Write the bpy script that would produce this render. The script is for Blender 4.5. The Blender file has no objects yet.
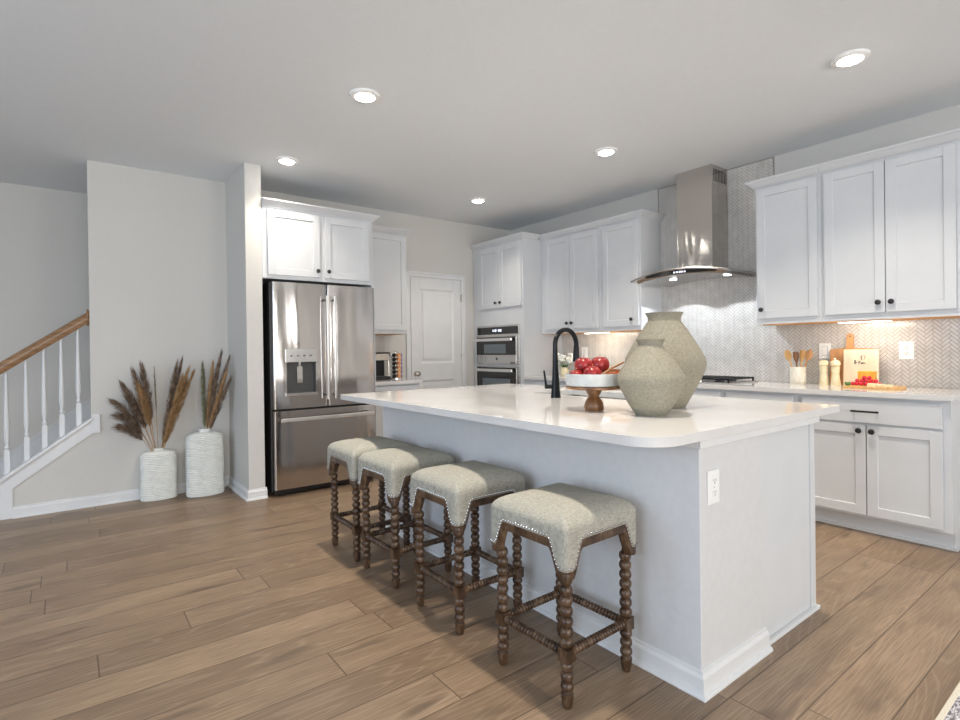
import bpy, bmesh, math, random
from mathutils import Vector, Matrix
random.seed(7)
C = bpy.context.scene.collection
PI = math.pi
# ------------------------------------------------------------------ camera
cd = bpy.data.cameras.new('camera'); cam = bpy.data.objects.new('camera', cd); C.objects.link(cam)
yaw, pitch, roll = -0.6529, -0.0041, -0.0131
fw = Vector((-math.sin(yaw)*math.cos(pitch), math.cos(yaw)*math.cos(pitch), math.sin(pitch)))
r0 = Vector((math.cos(yaw), math.sin(yaw), 0)); u0 = r0.cross(fw)
rt = r0*math.cos(roll) + u0*math.sin(roll); up = -r0*math.sin(roll) + u0*math.cos(roll)
cam.matrix_world = Matrix(((rt.x, up.x, -fw.x, 0), (rt.y, up.y, -fw.y, 0), (rt.z, up.z, -fw.z, 1.2117), (0, 0, 0, 1)))
cd.sensor_width = 36; cd.lens = 537.03/960*36; cd.shift_x = 2.12/960; cd.shift_y = -8.08/960
cd.clip_start = 0.05
bpy.context.scene.camera = cam
# ------------------------------------------------------------------ view, sky, daylight
vs = bpy.context.scene.view_settings
vs.view_transform = 'Standard'; vs.look = 'None'; vs.gamma = 1; vs.use_curve_mapping = False
vs.exposure = 0.21
w = bpy.data.worlds.new('sky'); bpy.context.scene.world = w; w.use_nodes = True
bg = w.node_tree.nodes['Background']; bg.inputs[0].default_value = (0.75, 0.87, 1.0, 1); bg.inputs[1].default_value = 1.0

def area(name, loc, target, sx, sy, power, color, shape='RECTANGLE', spread=PI):
    l = bpy.data.lights.new(name, 'AREA'); l.shape = shape; l.size = sx; l.size_y = sy
    l.energy = power; l.color = color; l.spread = spread
    o = bpy.data.objects.new(name, l); C.objects.link(o); o.location = loc
    o.rotation_euler = (Vector(target)-Vector(loc)).to_track_quat('-Z', 'Y').to_euler()
    return o
XW, YF, YS, ZC = 4.643, 5.352, 5.30, 2.77       # range wall, fridge wall, stair wall, ceiling
X0, Y0, YB = -3.6, -4.4, 6.42
area('daylight_west', (X0-.05, 1.4, 1.5), (0, 1.4, 1.35), 3.6, 1.9, 100, (0.63, 0.79, 1.0))
area('daylight_south', (-0.6, Y0-.05, 1.35), (-.4, 0, 1.25), 3.2, 2.2, 170, (1.0, 0.975, 0.94))
area('daylight_south_east', (3.0, Y0-.05, 1.4), (3.0, 0, 1.2), 1.5, 1.6, 50, (1.0, 0.98, 0.95))
DOWN = 15.0

# ------------------------------------------------------------------ node helpers and materials
def mat(name, color=(.8, .8, .8), rough=.5, metal=0., spec=.5, coat=0., emit=None, estr=0.):
    m = bpy.data.materials.new(name); m.use_nodes = True
    b = m.node_tree.nodes['Principled BSDF']
    b.inputs['Base Color'].default_value = (*color, 1); b.inputs['Roughness'].default_value = rough
    b.inputs['Metallic'].default_value = metal; b.inputs['Specular IOR Level'].default_value = spec
    b.inputs['Coat Weight'].default_value = coat
    if emit: b.inputs['Emission Color'].default_value = (*emit, 1); b.inputs['Emission Strength'].default_value = estr
    return m
class NT:
    def __init__(s, m): s.t = m.node_tree; s.b = s.t.nodes['Principled BSDF']
    def n(s, typ, **k):
        x = s.t.nodes.new(typ)
        for a, v in k.items(): setattr(x, a, v)
        return x
    def link(s, a, b): s.t.links.new(a, b)
    def put(s, node, i, v):
        if isinstance(v, bpy.types.NodeSocket): s.link(v, node.inputs[i])
        elif v is not None: node.inputs[i].default_value = v
    def m(s, op, a, b=None, c=None):
        x = s.n('ShaderNodeMath', operation=op); s.put(x, 0, a); s.put(x, 1, b); s.put(x, 2, c); return x.outputs[0]
    def coord(s, scale=(1, 1, 1), loc=(0, 0, 0), kind='Object'):
        tc = s.n('ShaderNodeTexCoord'); mp = s.n('ShaderNodeMapping')
        mp.inputs['Scale'].default_value = scale; mp.inputs['Location'].default_value = loc
        s.link(tc.outputs[kind], mp.inputs[0]); return mp.outputs[0]
    def xyz(s, v):
        x = s.n('ShaderNodeSeparateXYZ'); s.link(v, x.inputs[0]); return x.outputs
    def comb(s, a, b, c):
        x = s.n('ShaderNodeCombineXYZ'); s.put(x, 0, a); s.put(x, 1, b); s.put(x, 2, c); return x.outputs[0]
    def noise(s, vec, scale=5., detail=4., rough=.5, dist=0.):
        x = s.n('ShaderNodeTexNoise'); s.put(x, 'Vector', vec); x.inputs['Scale'].default_value = scale
        x.inputs['Detail'].default_value = detail; x.inputs['Roughness'].default_value = rough
        x.inputs['Distortion'].default_value = dist; return x.outputs[0]
    def ramp(s, fac, stops):
        x = s.n('ShaderNodeValToRGB'); s.link(fac, x.inputs[0]); e = x.color_ramp.elements
        while len(e) < len(stops): e.new(.5)
        for i, (p, c) in enumerate(stops):
            e[i].position = p; e[i].color = (*c, 1) if len(c) == 3 else c
        return x.outputs[0]
    def mix(s, fac, a, b, mode='MIX'):
        x = s.n('ShaderNodeMix', data_type='RGBA', blend_type=mode)
        s.put(x, 0, fac); s.put(x, 6, a if isinstance(a, bpy.types.NodeSocket) else (*a, 1)); s.put(x, 7, b if isinstance(b, bpy.types.NodeSocket) else (*b, 1))
        return x.outputs[2]
    def bump(s, h, strength=.2, dist=.01):
        x = s.n('ShaderNodeBump'); x.inputs['Strength'].default_value = strength; x.inputs['Distance'].default_value = dist
        s.link(h, x.inputs['Height']); s.link(x.outputs[0], s.b.inputs['Normal'])
    def col(s, c): s.link(c, s.b.inputs['Base Color'])
    def rough(s, c): s.link(c, s.b.inputs['Roughness'])

M = {}
def noisy(name, c1, c2, rough=.5, scale=20., stretch=(1, 1, 1), bump=.05, bd=.004, metal=0., detail=4., **k):
    m = mat(name, c1, rough, metal, **k); t = NT(m); v = t.coord(stretch)
    n = t.noise(v, scale, detail); t.col(t.ramp(n, [(.3, c1), (.7, c2)]))
    if bump: t.bump(n, bump, bd)
    M[name] = m; return m
noisy('wall_paint', (.60, .585, .555), (.62, .605, .575), .75, 60, bump=.04, bd=.002)
noisy('ceiling_paint', (.78, .81, .835), (.80, .83, .855), .9, 50, bump=.05, bd=.002)
noisy('white_trim', (.68, .69, .70), (.72, .725, .73), .4, 8, bump=0)
noisy('cabinet_paint', (.60, .615, .635), (.63, .645, .665), .48, 5, bump=.01)
noisy('island_paint', (.60, .605, .615), (.63, .635, .645), .5, 30, bump=.03, bd=.002)
noisy('raw_wood', (.70, .34, .10), (.80, .43, .16), .6, 12, (1, .2, 1))
noisy('rail_wood', (.19, .095, .04), (.34, .19, .09), .35, 14, (.25, 3, 3), .05)
noisy('quartz', (.64, .63, .62), (.70, .69, .68), .045, 3.5, bump=0, detail=8.)
noisy('ceramic_sand', (.22, .20, .148), (.31, .288, .225), .8, 110, bump=.35, bd=.004, detail=8.)
noisy('ceramic_rib', (.70, .72, .70), (.80, .81, .77), .45, 18, bump=.15, bd=.004)
noisy('bowl_white', (.48, .50, .50), (.60, .61, .60), .55, 30, bump=.15, bd=.003)
noisy('acacia', (.10, .040, .016), (.36, .18, .075), .35, 9, (3, 3, .5), .04, detail=6.)
noisy('brown_board', (.50, .24, .09), (.62, .33, .14), .45, 9, (1, 6, .6), .04)
noisy('pale_board', (.72, .58, .42), (.80, .67, .52), .5, 7, (1, 5, .5), .03)
noisy('light_wood', (.62, .33, .10), (.74, .46, .19), .45, 14, (3, 3, .5), .04)
noisy('cream_ceramic', (.66, .57, .36), (.76, .68, .47), .4, 30, bump=.03)
noisy('crock_ceramic', (.62, .58, .47), (.80, .77, .67), .45, 28, bump=.2, bd=.004)
noisy('apple_skin', (.17, .008, .012), (.46, .035, .03), .3, 22, (1, 1, .4), .02, detail=6.)
noisy('apple_rust', (.42, .09, .04), (.62, .22, .09), .35, 18, bump=.04)
noisy('berry_red', (.55, .01, .04), (.78, .05, .10), .2, 40, bump=0)
noisy('leaf_green', (.05, .13, .03), (.13, .26, .07), .5, 25, bump=.1)
noisy('petal_white', (.72, .74, .68), (.88, .88, .84), .6, 40, bump=.1)
noisy('cheese_orange', (.80, .36, .03), (.90, .52, .08), .4, 18, bump=.03)
noisy('cheese_pale', (.82, .70, .42), (.90, .80, .56), .5, 18, bump=.03)
noisy('twig', (.30, .13, .05), (.48, .24, .11), .7, 40, bump=.3)
noisy('plume_brown', (.10, .065, .045), (.30, .215, .15), .85, 30, bump=0)
noisy('plume_gold', (.30, .17, .07), (.50, .32, .16), .8, 30, bump=0)
noisy('plume_green', (.12, .13, .075), (.22, .22, .13), .85, 30, bump=0)
noisy('plastic_white', (.82, .82, .81), (.85, .85, .84), .3, 5, bump=0)
noisy('pod_orange', (.75, .25, .08), (.85, .50, .25), .4, 60, bump=0)
noisy('pod_blue', (.08, .09, .38), (.30, .34, .65), .4, 60, bump=0)
noisy('rug_cream', (.62, .56, .45), (.74, .68, .57), .95, 150, bump=.6, bd=.004)
M['black_metal'] = mat('black_metal', (.012, .013, .016), .32, .6)
M['knob_black'] = mat('knob_black', (.012, .012, .013), .4)
M['black_plastic'] = mat('black_plastic', (.012, .012, .013), .35)
M['dark_grey'] = mat('dark_grey', (.07, .07, .07), .4)
M['black_glass'] = mat('black_glass', (.008, .008, .009), .05, coat=.3)
M['oven_window'] = mat('oven_window', (.16, .19, .20), .08)
M['nickel'] = mat('nickel', (.52, .49, .45), .22, 1)
M['chrome'] = mat('chrome', (.72, .71, .70), .12, 1)
M['nail'] = mat('nail', (.55, .53, .50), .25, 1)
M['ink'] = mat('ink', (.02, .02, .02), .6)
M['lamp'] = mat('lamp', (1, 1, 1), .5, emit=(1, .96, .90), estr=34)
M['led_bar'] = mat('led_bar', (1, 1, 1), .5, emit=(1, .90, .74), estr=6)
M['hood_lamp'] = mat('hood_lamp', (1, 1, 1), .5, emit=(.94, .97, 1), estr=10)
M['display'] = mat('display', (.1, .1, .1), .5, emit=(.80, .84, 1), estr=2.0)
M['grout'] = mat('grout', (.33, .305, .285), .9)
M['slot'] = mat('slot', (.10, .10, .10), .7)
def steel(name, c, rough, bstr, bd, ax):
    m = mat(name, c, rough, 1); t = NT(m)
    v = t.coord(ax); n = t.noise(v, 1.0, 1.5, .4, .4)
    g = t.noise(t.coord(tuple(a*60 if a < 1 else a*140 for a in ax)), 1, 2)
    t.rough(t.m('MULTIPLY_ADD', g, .12, rough-.06)); t.bump(n, bstr, bd); M[name] = m
steel('steel', (.55, .52, .50), .13, .8, .035, (3.4, 1, .55))
steel('steel_chimney', (.60, .57, .54), .12, .8, .03, (1, 4.5, .8))
M['handle_steel'] = mat('handle_steel', (.80, .79, .78), .34, 1)
steel('steel_plain', (.58, .57, .56), .24, .05, .01, (2, 2, .5))
def tile_mat():
    m = mat('tile', (.6, .58, .55), .16); t = NT(m)
    n = t.noise(t.coord((1, 1, 1)), 14, 3); t.col(t.ramp(n, [(.3, (.54, .515, .485)), (.7, (.66, .64, .61))]))
    t.bump(t.noise(t.coord((1, 1, 1)), 60, 2), .1, .002); M['tile'] = m
tile_mat()
def linen():
    m = mat('linen', (.5, .48, .4), .95, spec=.1); t = NT(m)
    a = t.noise(t.coord((500, 60, 60)), 1, 2); b = t.noise(t.coord((60, 500, 300)), 1, 2)
    f = t.m('MULTIPLY_ADD', a, .5, t.m('MULTIPLY', b, .5))
    t.col(t.ramp(f, [(.36, (.27, .262, .222)), (.64, (.45, .435, .38))])); t.bump(f, .35, .002); M['linen'] = m
linen()
def stool_wood():
    m = mat('stool_wood', (.2, .12, .07), .36); t = NT(m)
    a = t.noise(t.coord((14, 14, 6)), 2, 6, .65); t.col(t.ramp(a, [(.3, (.014, .008, .005)), (.5, (.065, .034, .017)), (.74, (.19, .125, .078))]))
    t.bump(a, .3, .003); M['stool_wood'] = m
stool_wood()
def rug():
    m = mat('rug', (.5, .5, .5), .95, spec=.05); t = NT(m)
    a = t.noise(t.coord((1, 3, 1)), 55, 3, .6); t.col(t.ramp(a, [(.40, (.16, .14, .15)), (.52, (.45, .44, .46)), (.62, (.66, .65, .67))]))
    t.bump(a, .8, .006); M['rug_pile'] = m
rug()
def floor_mat():
    m = mat('floor_oak', (.4, .3, .2), .4, spec=.4); t = NT(m)
    W, L = .19, 1.83
    x, y, z = t.xyz(t.coord())
    ry = t.m('DIVIDE', y, W); row = t.m('FLOOR', ry); fy = t.m('FRACT', ry)
    wn = t.n('ShaderNodeTexWhiteNoise', noise_dimensions='1D'); t.link(row, wn.inputs['W'])
    rx = t.m('ADD', t.m('DIVIDE', x, L), t.m('MULTIPLY', wn.outputs['Value'], 3.7)); colm = t.m('FLOOR', rx); fx = t.m('FRACT', rx)
    wn2 = t.n('ShaderNodeTexWhiteNoise', noise_dimensions='2D'); t.link(t.comb(row, colm, 0), wn2.inputs['Vector']); rnd = wn2.outputs['Value']
    off = t.m('MULTIPLY', rnd, 37.)
    def g(sx, sy, det, ro, dist, k=1.): return t.noise(t.comb(t.m('ADD', t.m('MULTIPLY', x, sx), off), t.m('ADD', t.m('MULTIPLY', y, sy), off), 0), k, det, ro, dist)
    big = g(1.5, 6, 3, .5, .6); fine = g(7, 230, 3, .6, .2)
    # ring figure: contour lines of a stretched noise field
    field = g(.55, 6.5, 1.2, .4, .1)
    rings = t.m('FRACT', t.m('MULTIPLY', field, 22.))
    rings = t.m('ABSOLUTE', t.m('SUBTRACT', rings, .5))
    knots = t.noise(t.comb(t.m('ADD', t.m('MULTIPLY', x, 2.2), off), t.m('MULTIPLY', y, 9), 3), 1, 2, .5)
    base = t.ramp(rnd, [(0, (.225, .155, .099)), (.5, (.295, .205, .13)), (1, (.36, .256, .166))])
    c = t.mix(t.ramp(big, [(.40, (0, 0, 0)), (.66, (.6, .6, .6))]), base, (.185, .125, .085))
    c = t.mix(t.ramp(fine, [(.38, (.55, .55, .55)), (.60, (0, 0, 0))]), c, (.13, .083, .052))
    c = t.mix(t.ramp(rings, [(.0, (.20, .20, .20)), (.18, (0, 0, 0))]), c, (.50, .385, .275))
    c = t.mix(t.ramp(knots, [(.60, (0, 0, 0)), (.72, (.85, .85, .85))]), c, (.13, .09, .06))
    ey = t.m('MINIMUM', fy, t.m('SUBTRACT', 1, fy)); ex = t.m('MINIMUM', fx, t.m('SUBTRACT', 1, fx))
    seam = t.m('MINIMUM', t.m('MULTIPLY', ey, W), t.m('MULTIPLY', ex, L))
    sm = t.ramp(seam, [(.0011, (1, 1, 1)), (.0024, (0, 0, 0))])
    c = t.mix(sm, c, (.075, .045, .028)); t.col(c)
    t.rough(t.m('MULTIPLY_ADD', fine, .16, .30))
    h = t.m('SUBTRACT', t.m('MULTIPLY', fine, .25), sm); t.bump(h, .25, .002)
    M['floor_oak'] = m
floor_mat()

# ------------------------------------------------------------------ mesh helpers
ORG = {}
def org(o): return ORG.get(o.name, Vector((0, 0, 0))) if o else Vector((0, 0, 0))
class MB:
    def __init__(s): s.v = []; s.f = []
    def add(s, vs_, fs): k = len(s.v); s.v += [tuple(p) for p in vs_]; s.f += [tuple(i+k for i in f) for f in fs]; return s
    def box(s, x0, x1, y0, y1, z0, z1):
        x0, x1 = sorted((x0, x1)); y0, y1 = sorted((y0, y1)); z0, z1 = sorted((z0, z1))
        return s.add([(x0, y0, z0), (x1, y0, z0), (x1, y1, z0), (x0, y1, z0), (x0, y0, z1), (x1, y0, z1), (x1, y1, z1), (x0, y1, z1)],
                     [(0, 3, 2, 1), (4, 5, 6, 7), (0, 1, 5, 4), (1, 2, 6, 5), (2, 3, 7, 6), (3, 0, 4, 7)])
    def loft(s, rings, cap=True, closed=True):
        n = len(rings[0]); vs_ = [p for r in rings for p in r]; fs = []
        for i in range(len(rings)-1):
            for j in range(n if closed else n-1):
                a, b = i*n+j, i*n+(j+1) % n; fs.append((a, b, b+n, a+n))
        if cap: fs.append(tuple(reversed(range(n)))); fs.append(tuple(range((len(rings)-1)*n, len(rings)*n)))
        return s.add(vs_, fs)
    def lathe(s, prof, c=(0, 0, 0), seg=24, sx=1., sy=1., axis='z', cap=True):
        rings = []
        for r, z in prof:
            ring = []
            for k in range(seg):
                a = 2*PI*k/seg; p = (r*sx*math.cos(a), r*sy*math.sin(a), z)
                if axis == 'x': p = (p[2], p[0], p[1])
                elif axis == 'y': p = (p[1], p[2], p[0])
                ring.append((p[0]+c[0], p[1]+c[1], p[2]+c[2]))
            rings.append(ring)
        return s.loft(rings, cap)
    def tube(s, pts, rad, seg=10, cap=True):
        pts = [Vector(p) for p in pts]; rings = []; prev = None
        for i, p in enumerate(pts):
            t = (pts[min(i+1, len(pts)-1)]-pts[max(i-1, 0)]).normalized()
            if prev is None: u = t.orthogonal().normalized()
            else: u = (prev - t*prev.dot(t)).normalized()
            prev = u; v_ = t.cross(u); r = rad(i/(len(pts)-1)) if callable(rad) else rad
            rings.append([tuple(p+(u*math.cos(2*PI*k/seg)+v_*math.sin(2*PI*k/seg))*r) for k in range(seg)])
        return s.loft(rings, cap)
    def ball(s, c, r, seg=14, sc=(1, 1, 1)):
        n = max(6, seg//2); prof = [(max(1e-4, r*math.sin(PI*i/n)), -r*math.cos(PI*i/n)*sc[2]) for i in range(n+1)]
        return s.lathe(prof, c, seg, sc[0], sc[1])
    def prism(s, poly, z0, z1, f=lambda a, b, c: (a, b, c)):
        return s.loft([[f(a, b, z0) for a, b in poly], [f(a, b, z1) for a, b in poly]])
    def build(s, name, material, parent=None, bevel=0., smooth=False, seg=2):
        o_ = org(parent); me = bpy.data.meshes.new(name)
        me.from_pydata([(x-o_.x, y-o_.y, z-o_.z) for x, y, z in s.v], [], s.f); me.update()
        bm = bmesh.new(); bm.from_mesh(me); bmesh.ops.recalc_face_normals(bm, faces=bm.faces); bm.to_mesh(me); bm.free()
        me.materials.append(M[material] if isinstance(material, str) else material)
        o = bpy.data.objects.new(name, me); C.objects.link(o)
        if parent: o.parent = parent
        ORG[o.name] = o_
        if smooth:
            for p in me.polygons: p.use_smooth = True
            me.set_sharp_from_angle(angle=math.radians(40))
        if bevel:
            b = o.modifiers.new('bevel', 'BEVEL'); b.width = bevel; b.segments = seg; b.limit_method = 'ANGLE'; b.angle_limit = math.radians(40)
            b.harden_normals = False
        return o
def thing(name, label, cat, loc=(0, 0, 0), group=None):
    o = bpy.data.objects.new(name, None); C.objects.link(o); o.location = loc; o.empty_display_size = .1
    ORG[o.name] = Vector(loc); return tag(o, label, cat, group)
def tag(o, label, cat, group=None, kind=None):
    if label: o['label'] = label
    if cat: o['category'] = cat
    if group: o['group'] = group
    if kind: o['kind'] = kind
    return o
def struct(o): o['kind'] = 'structure'; return o
def recenter(o):      # origin of a one-mesh thing at its base
    me = o.data; xs = [v.co for v in me.vertices]
    c = Vector(((min(v.x for v in xs)+max(v.x for v in xs))/2, (min(v.y for v in xs)+max(v.y for v in xs))/2, min(v.z for v in xs)))
    me.transform(Matrix.Translation(-c)); o.location = c; ORG[o.name] = c; return o
def copy_tree(o, parent=None, keep=True):
    c = o.copy(); C.objects.link(c)
    if parent: c.parent = parent
    for ch in list(o.children): copy_tree(ch, c)
    return c
# face frames: 'X' faces -X (a runs along Y), 'Y' faces -Y (a runs along X); d = distance out of the face plane
def FX(face): return lambda a, d, z: (face-d, a, z)
def FY(face): return lambda a, d, z: (a, face-d, z)
def fbox(mb, F, a0, a1, d0, d1, z0, z1):
    p = F(a0, d0, z0); q = F(a1, d1, z1); return mb.box(p[0], q[0], p[1], q[1], p[2], q[2])

# ------------------------------------------------------------------ room shell
TH = .12
struct(MB().box(X0-.3, XW+.3, Y0-.3, YB+.3, -.1, 0).build('floor', 'floor_oak'))
struct(MB().box(X0-.3, XW+.3, Y0-.3, YB+.3, ZC, ZC+.1).build('ceiling', 'ceiling_paint'))
struct(MB().box(XW, XW+TH, Y0-TH, YF+TH, 0, ZC).build('wall_east', 'wall_paint'))
struct(MB().box(1.30, XW, YF, YF+TH, 0, ZC).build('wall_north', 'wall_paint'))
# stub wall beside the refrigerator and the wall behind the floor vases
struct(MB().box(1.17, 1.30, 4.644, YF+TH, 0, ZC).build('wall_fridge_side', 'wall_paint', bevel=.003))
SL = .7366
def zs(x): return .274 + SL*(x+.406)        # top line of the stair stringer
struct(MB().box(.146, 1.17, YS, YS+TH, 0, ZC).build('wall_stair_side', 'wall_paint'))
struct(MB().prism([(-.70, 0), (.146, 0), (.146, zs(.146)-.02), (-.70, zs(-.70)-.02)], YS, YS+TH, lambda a, b, c: (a, c, b)).build('wall_under_stair', 'wall_paint'))
struct(MB().box(X0-.1, 1.30, YB, YB+TH, 0, ZC).build('wall_stair_back', 'wall_paint'))
struct(MB().box(1.18, 1.30, YF+TH, YB, 0, ZC).build('wall_stair_end', 'wall_paint'))
def wall_open(name, const, a0, a1, holes, ax):
    mb = MB(); cuts = sorted(holes); cur = a0
    def bx(p, q, z0, z1):
        if q-p < 1e-4 or z1-z0 < 1e-4: return
        mb.box(const-TH, const, p, q, z0, z1) if ax == 'x' else mb.box(p, q, const-TH, const, z0, z1)
    for h0, h1, z0, z1 in cuts:
        bx(cur, h0, 0, ZC); bx(h0, h1, 0, z0); bx(h0, h1, z1, ZC); cur = h1
    bx(cur, a1, 0, ZC); return struct(mb.build(name, 'wall_paint'))
WW = [(-.45, 1.3, .55, 2.45), (1.5, 3.25, .55, 2.45)]
WS = [(-2.2, 1.0, .25, 2.45), (2.2, 3.8, .6, 2.2)]
wall_open('wall_west', X0, Y0, YB+.1, WW, 'x')
wall_open('wall_south', Y0, X0-TH, XW+TH, WS, 'y')
def win(n, const, a0, a1, z0, z1, ax):
    mb = MB(); t = .05
    def bx(p, q, r, s_):
        mb.box(const-.08, const-.02, p, q, r, s_) if ax == 'x' else mb.box(p, q, const-.08, const-.02, r, s_)
    bx(a0, a1, z0, z0+t); bx(a0, a1, z1-t, z1); bx(a0, a0+t, z0+t, z1-t); bx(a1-t, a1, z0+t, z1-t)
    k = max(1, round((a1-a0)/.9))
    for i in range(1, k): x = a0+(a1-a0)*i/k; bx(x-.02, x+.02, z0+t, z1-t)
    struct(mb.build('window_%d' % n, 'white_trim'))
for i, h in enumerate(WW): win(i+1, X0, *h, 'x')
for i, h in enumerate(WS): win(i+3, Y0, *h, 'y')
# baseboards with shoe moulding
def base_run(mb, F, a0, a1, m0=0, m1=0, hgt=.087, t=.014, shoe=.013):
    prof = [(0, 0), (t+shoe, 0), (t+shoe, .006), (t+shoe*.75, .014), (t, .019), (t, hgt-.022), (t*.75, hgt-.016), (t*.45, hgt-.010), (t*.45, hgt-.003), (0, hgt)]
    mb.loft([[F(a0-m0*d, d, z) for d, z in prof], [F(a1+m1*d, d, z) for d, z in prof]])
E_ = .027
mb = MB(); base_run(mb, FY(YS), -.34, 1.17); struct(mb.build('baseboard_stair', 'white_trim'))
mb = MB(); base_run(mb, FX(1.17), 4.644, YS, 1); struct(mb.build('baseboard_stub', 'white_trim'))
mb = MB(); base_run(mb, FY(4.644), 1.17, 1.30+.012, 1); struct(mb.build('baseboard_fridge', 'white_trim'))
mb = MB(); base_run(mb, FX(XW), Y0, .79); struct(mb.build('baseboard_east', 'white_trim'))
mb = MB(); base_run(mb, FY(YF), 3.89, 4.03); struct(mb.build('baseboard_north', 'white_trim'))

# stair: stringer, cap, skirt, treads
mb = MB()
def sk(poly, y0, y1): mb.prism(poly, y0, y1, lambda a, b, c: (a, c, b))
sk([(-.76, zs(-.76)), (.19, zs(.19)), (.19, zs(.19)-.105), (-.336, zs(-.336)-.105), (-.336, 0), (-.76, 0)], YS-.012, YS)
struct(mb.build('trim_1', 'white_trim', bevel=.002))
mb = MB(); sk([(-.76, zs(-.76)), (.155, zs(.155)), (.155, zs(.155)+.028), (-.76, zs(-.76)+.028)], YS-.03, YS+TH+.02); struct(mb.build('trim_2', 'white_trim', bevel=.004))
mb = MB(); sk([(.146, zs(.19)-.13), (.146, zs(.19)+.02), (.205, zs(.19)+.02), (.205, zs(.19)-.13)], YS-.016, YS); struct(mb.build('trim_3', 'white_trim', bevel=.002))
# skirt board on the far stair wall
def zk(x): return .738+SL*(x-.169)*1.02+.03
mb = MB(); sk([(-.80, zk(-.80)), (1.18, zk(1.18)), (1.18, zk(1.18)-.34), (-.47, 0), (-.80, 0)], YB-.014, YB)
sk([(-.80, zk(-.80)-.034), (1.18, zk(1.18)-.034), (1.18, zk(1.18)-.020), (-.80, zk(-.80)-.020)], YB-.020, YB-.014)
sk([(-.80, zk(-.80)+.001), (1.18, zk(1.18)+.001), (1.18, zk(1.18)+.016), (-.80, zk(-.80)+.016)], YB-.024, YB)
struct(mb.build('trim_4', 'white_trim', bevel=.001))
mb = MB()
for i in range(8):
    x = -.73 + i*.255
    if x+.255 > 1.18: break
    zt = .188*(i+1)-.12 if i else .06
    zt = max(.05, zk(x+.13)-.27)
    mb.box(x, x+.255, YS+TH+.005, YB-.03, 0, zt)
struct(mb.build('trim_5', 'white_trim', bevel=.003))
# banister
ban = thing('stair_banister', 'brown wooden handrail on white turned balusters beside the far left stairs', 'banister', (-.4, YS+.06, zs(-.4)))
YR = YS+.06
def zr(x): return 1.115+SL*(x+.40)
mb = MB()
prof = [(-.022, -.038), (.022, -.038), (.030, -.012), (.034, .018), (.024, .036), (0, .044), (-.024, .036), (-.034, .018), (-.030, -.012)]
mb.loft([[(x, YR+a, zr(x)+b*1.15) for a, b in prof] for x in (-1.1, .138)]); mb.build('handrail', 'rail_wood', ban, smooth=True)
mb = MB(); mb.lathe([(.058, 0), (.058, .010), (.05, .018)], (.128, YR, zr(.138)), 24, .62, 1.15, 'x'); mb.build('rosette', 'rail_wood', ban, smooth=True)
bx0 = [.068, -.039, -.146, -.253, -.368, -.475, -.582, -.69, -.80]
for i, x in enumerate(bx0):
    zb = zs(x)+.028-SL*.016; zt = zr(x)-.03
    mb = MB(); s_ = .0165; h = .185
    mb.box(x-s_, x+s_, YR-s_, YR+s_, zb, zb+h)
    H = zt-zb-h
    pr = [(.014, 0), (.010, .006), (.0165, .014), (.0165, .024), (.011, .032), (.011, .045), (.018, .10), (.0175, .16), (.014, .30), (.011, .45), (.0085, H)]
    mb.lathe(pr, (x, YR, zb+h), 14); mb.build('baluster', 'white_trim', ban, smooth=True)

# pantry door
dr = MB(); dF = FY(YF)
def plate(mb, F, a0, a1, z0, z1, d0, d1, sink=.008, slope=.012):   # rectangle with a recessed, bevelled field
    return None
D0, D1, DZ = 3.128, 3.832, 2.055
def framed(mb, F, a0, a1, z0, z1, d0, d1, st, rails, depth=.008, slope=.006):
    # solid slab back, stiles and rails in front, with sloped inner edges; rails = [(z0,z1), ...] openings
    fbox(mb, F, a0, a1, d0, d1-depth, z0, z1)
    fbox(mb, F, a0, a0+st, d1-depth, d1, z0, z1); fbox(mb, F, a1-st, a1, d1-depth, d1, z0, z1)
    cur = z0
    for o0, o1 in rails:
        fbox(mb, F, a0+st, a1-st, d1-depth, d1, cur, o0); cur = o1
        A0, A1 = a0+st, a1-st
        if slope:
            for q in range(4):
                c0 = [(A0, o0), (A1, o0), (A1, o1), (A0, o1)]; c1 = [(A0+slope, o0+slope), (A1-slope, o0+slope), (A1-slope, o1-slope), (A0+slope, o1-slope)]
                k = (q+1) % 4
                mb.add([F(c0[q][0], d1-.0005, c0[q][1]), F(c0[k][0], d1-.0005, c0[k][1]), F(c1[k][0], d1-depth+.0004, c1[k][1]), F(c1[q][0], d1-depth+.0004, c1[q][1])], [(0, 1, 2, 3)])
    fbox(mb, F, a0+st, a1-st, d1-depth, d1, cur, z1)
framed(dr, dF, D0, D1, .012, DZ, -.02, .012, .115, [(.20, .86), (1.06, 1.925)], .010, .018)
for z0, z1 in ((.245, .815), (1.105, 1.88)):
    fbox(dr, dF, D0+.16, D1-.16, .002, .009, z0, z1)
door = struct(dr.build('door_1', 'white_trim', bevel=.002))
mb = MB(); mb.lathe([(.028, 0), (.028, .004), (.012, .010), (.010, .03), (.022, .038), (.029, .050), (.027, .064), (.012, .072)], (0, 0, 0), 18, axis='y')
mb.v = [(x+D0+.055, YF-.012-y, z+.945) for x, y, z in mb.v]; mb.build('door_knob', 'nickel', door, smooth=True)
for z in (.25, 1.08, 1.80):
    mb = MB(); mb.lathe([(.007, 0), (.007, .09)], (D1+.006, YF-.012, z), 8); mb.box(D1-.008, D1+.016, YF-.012, YF-.008, z, z+.09); mb.build('hinge', 'nickel', door, smooth=True)
mb = MB()
for a0, a1, z0, z1 in ((D0-.065, D0-.006, 0, DZ+.068), (D1+.006, D1+.064, 0, DZ+.068), (D0-.006, D1+.006, DZ+.008, DZ+.068)):
    fbox(mb, dF, a0, a1, 0, .012, z0, z1)
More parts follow.
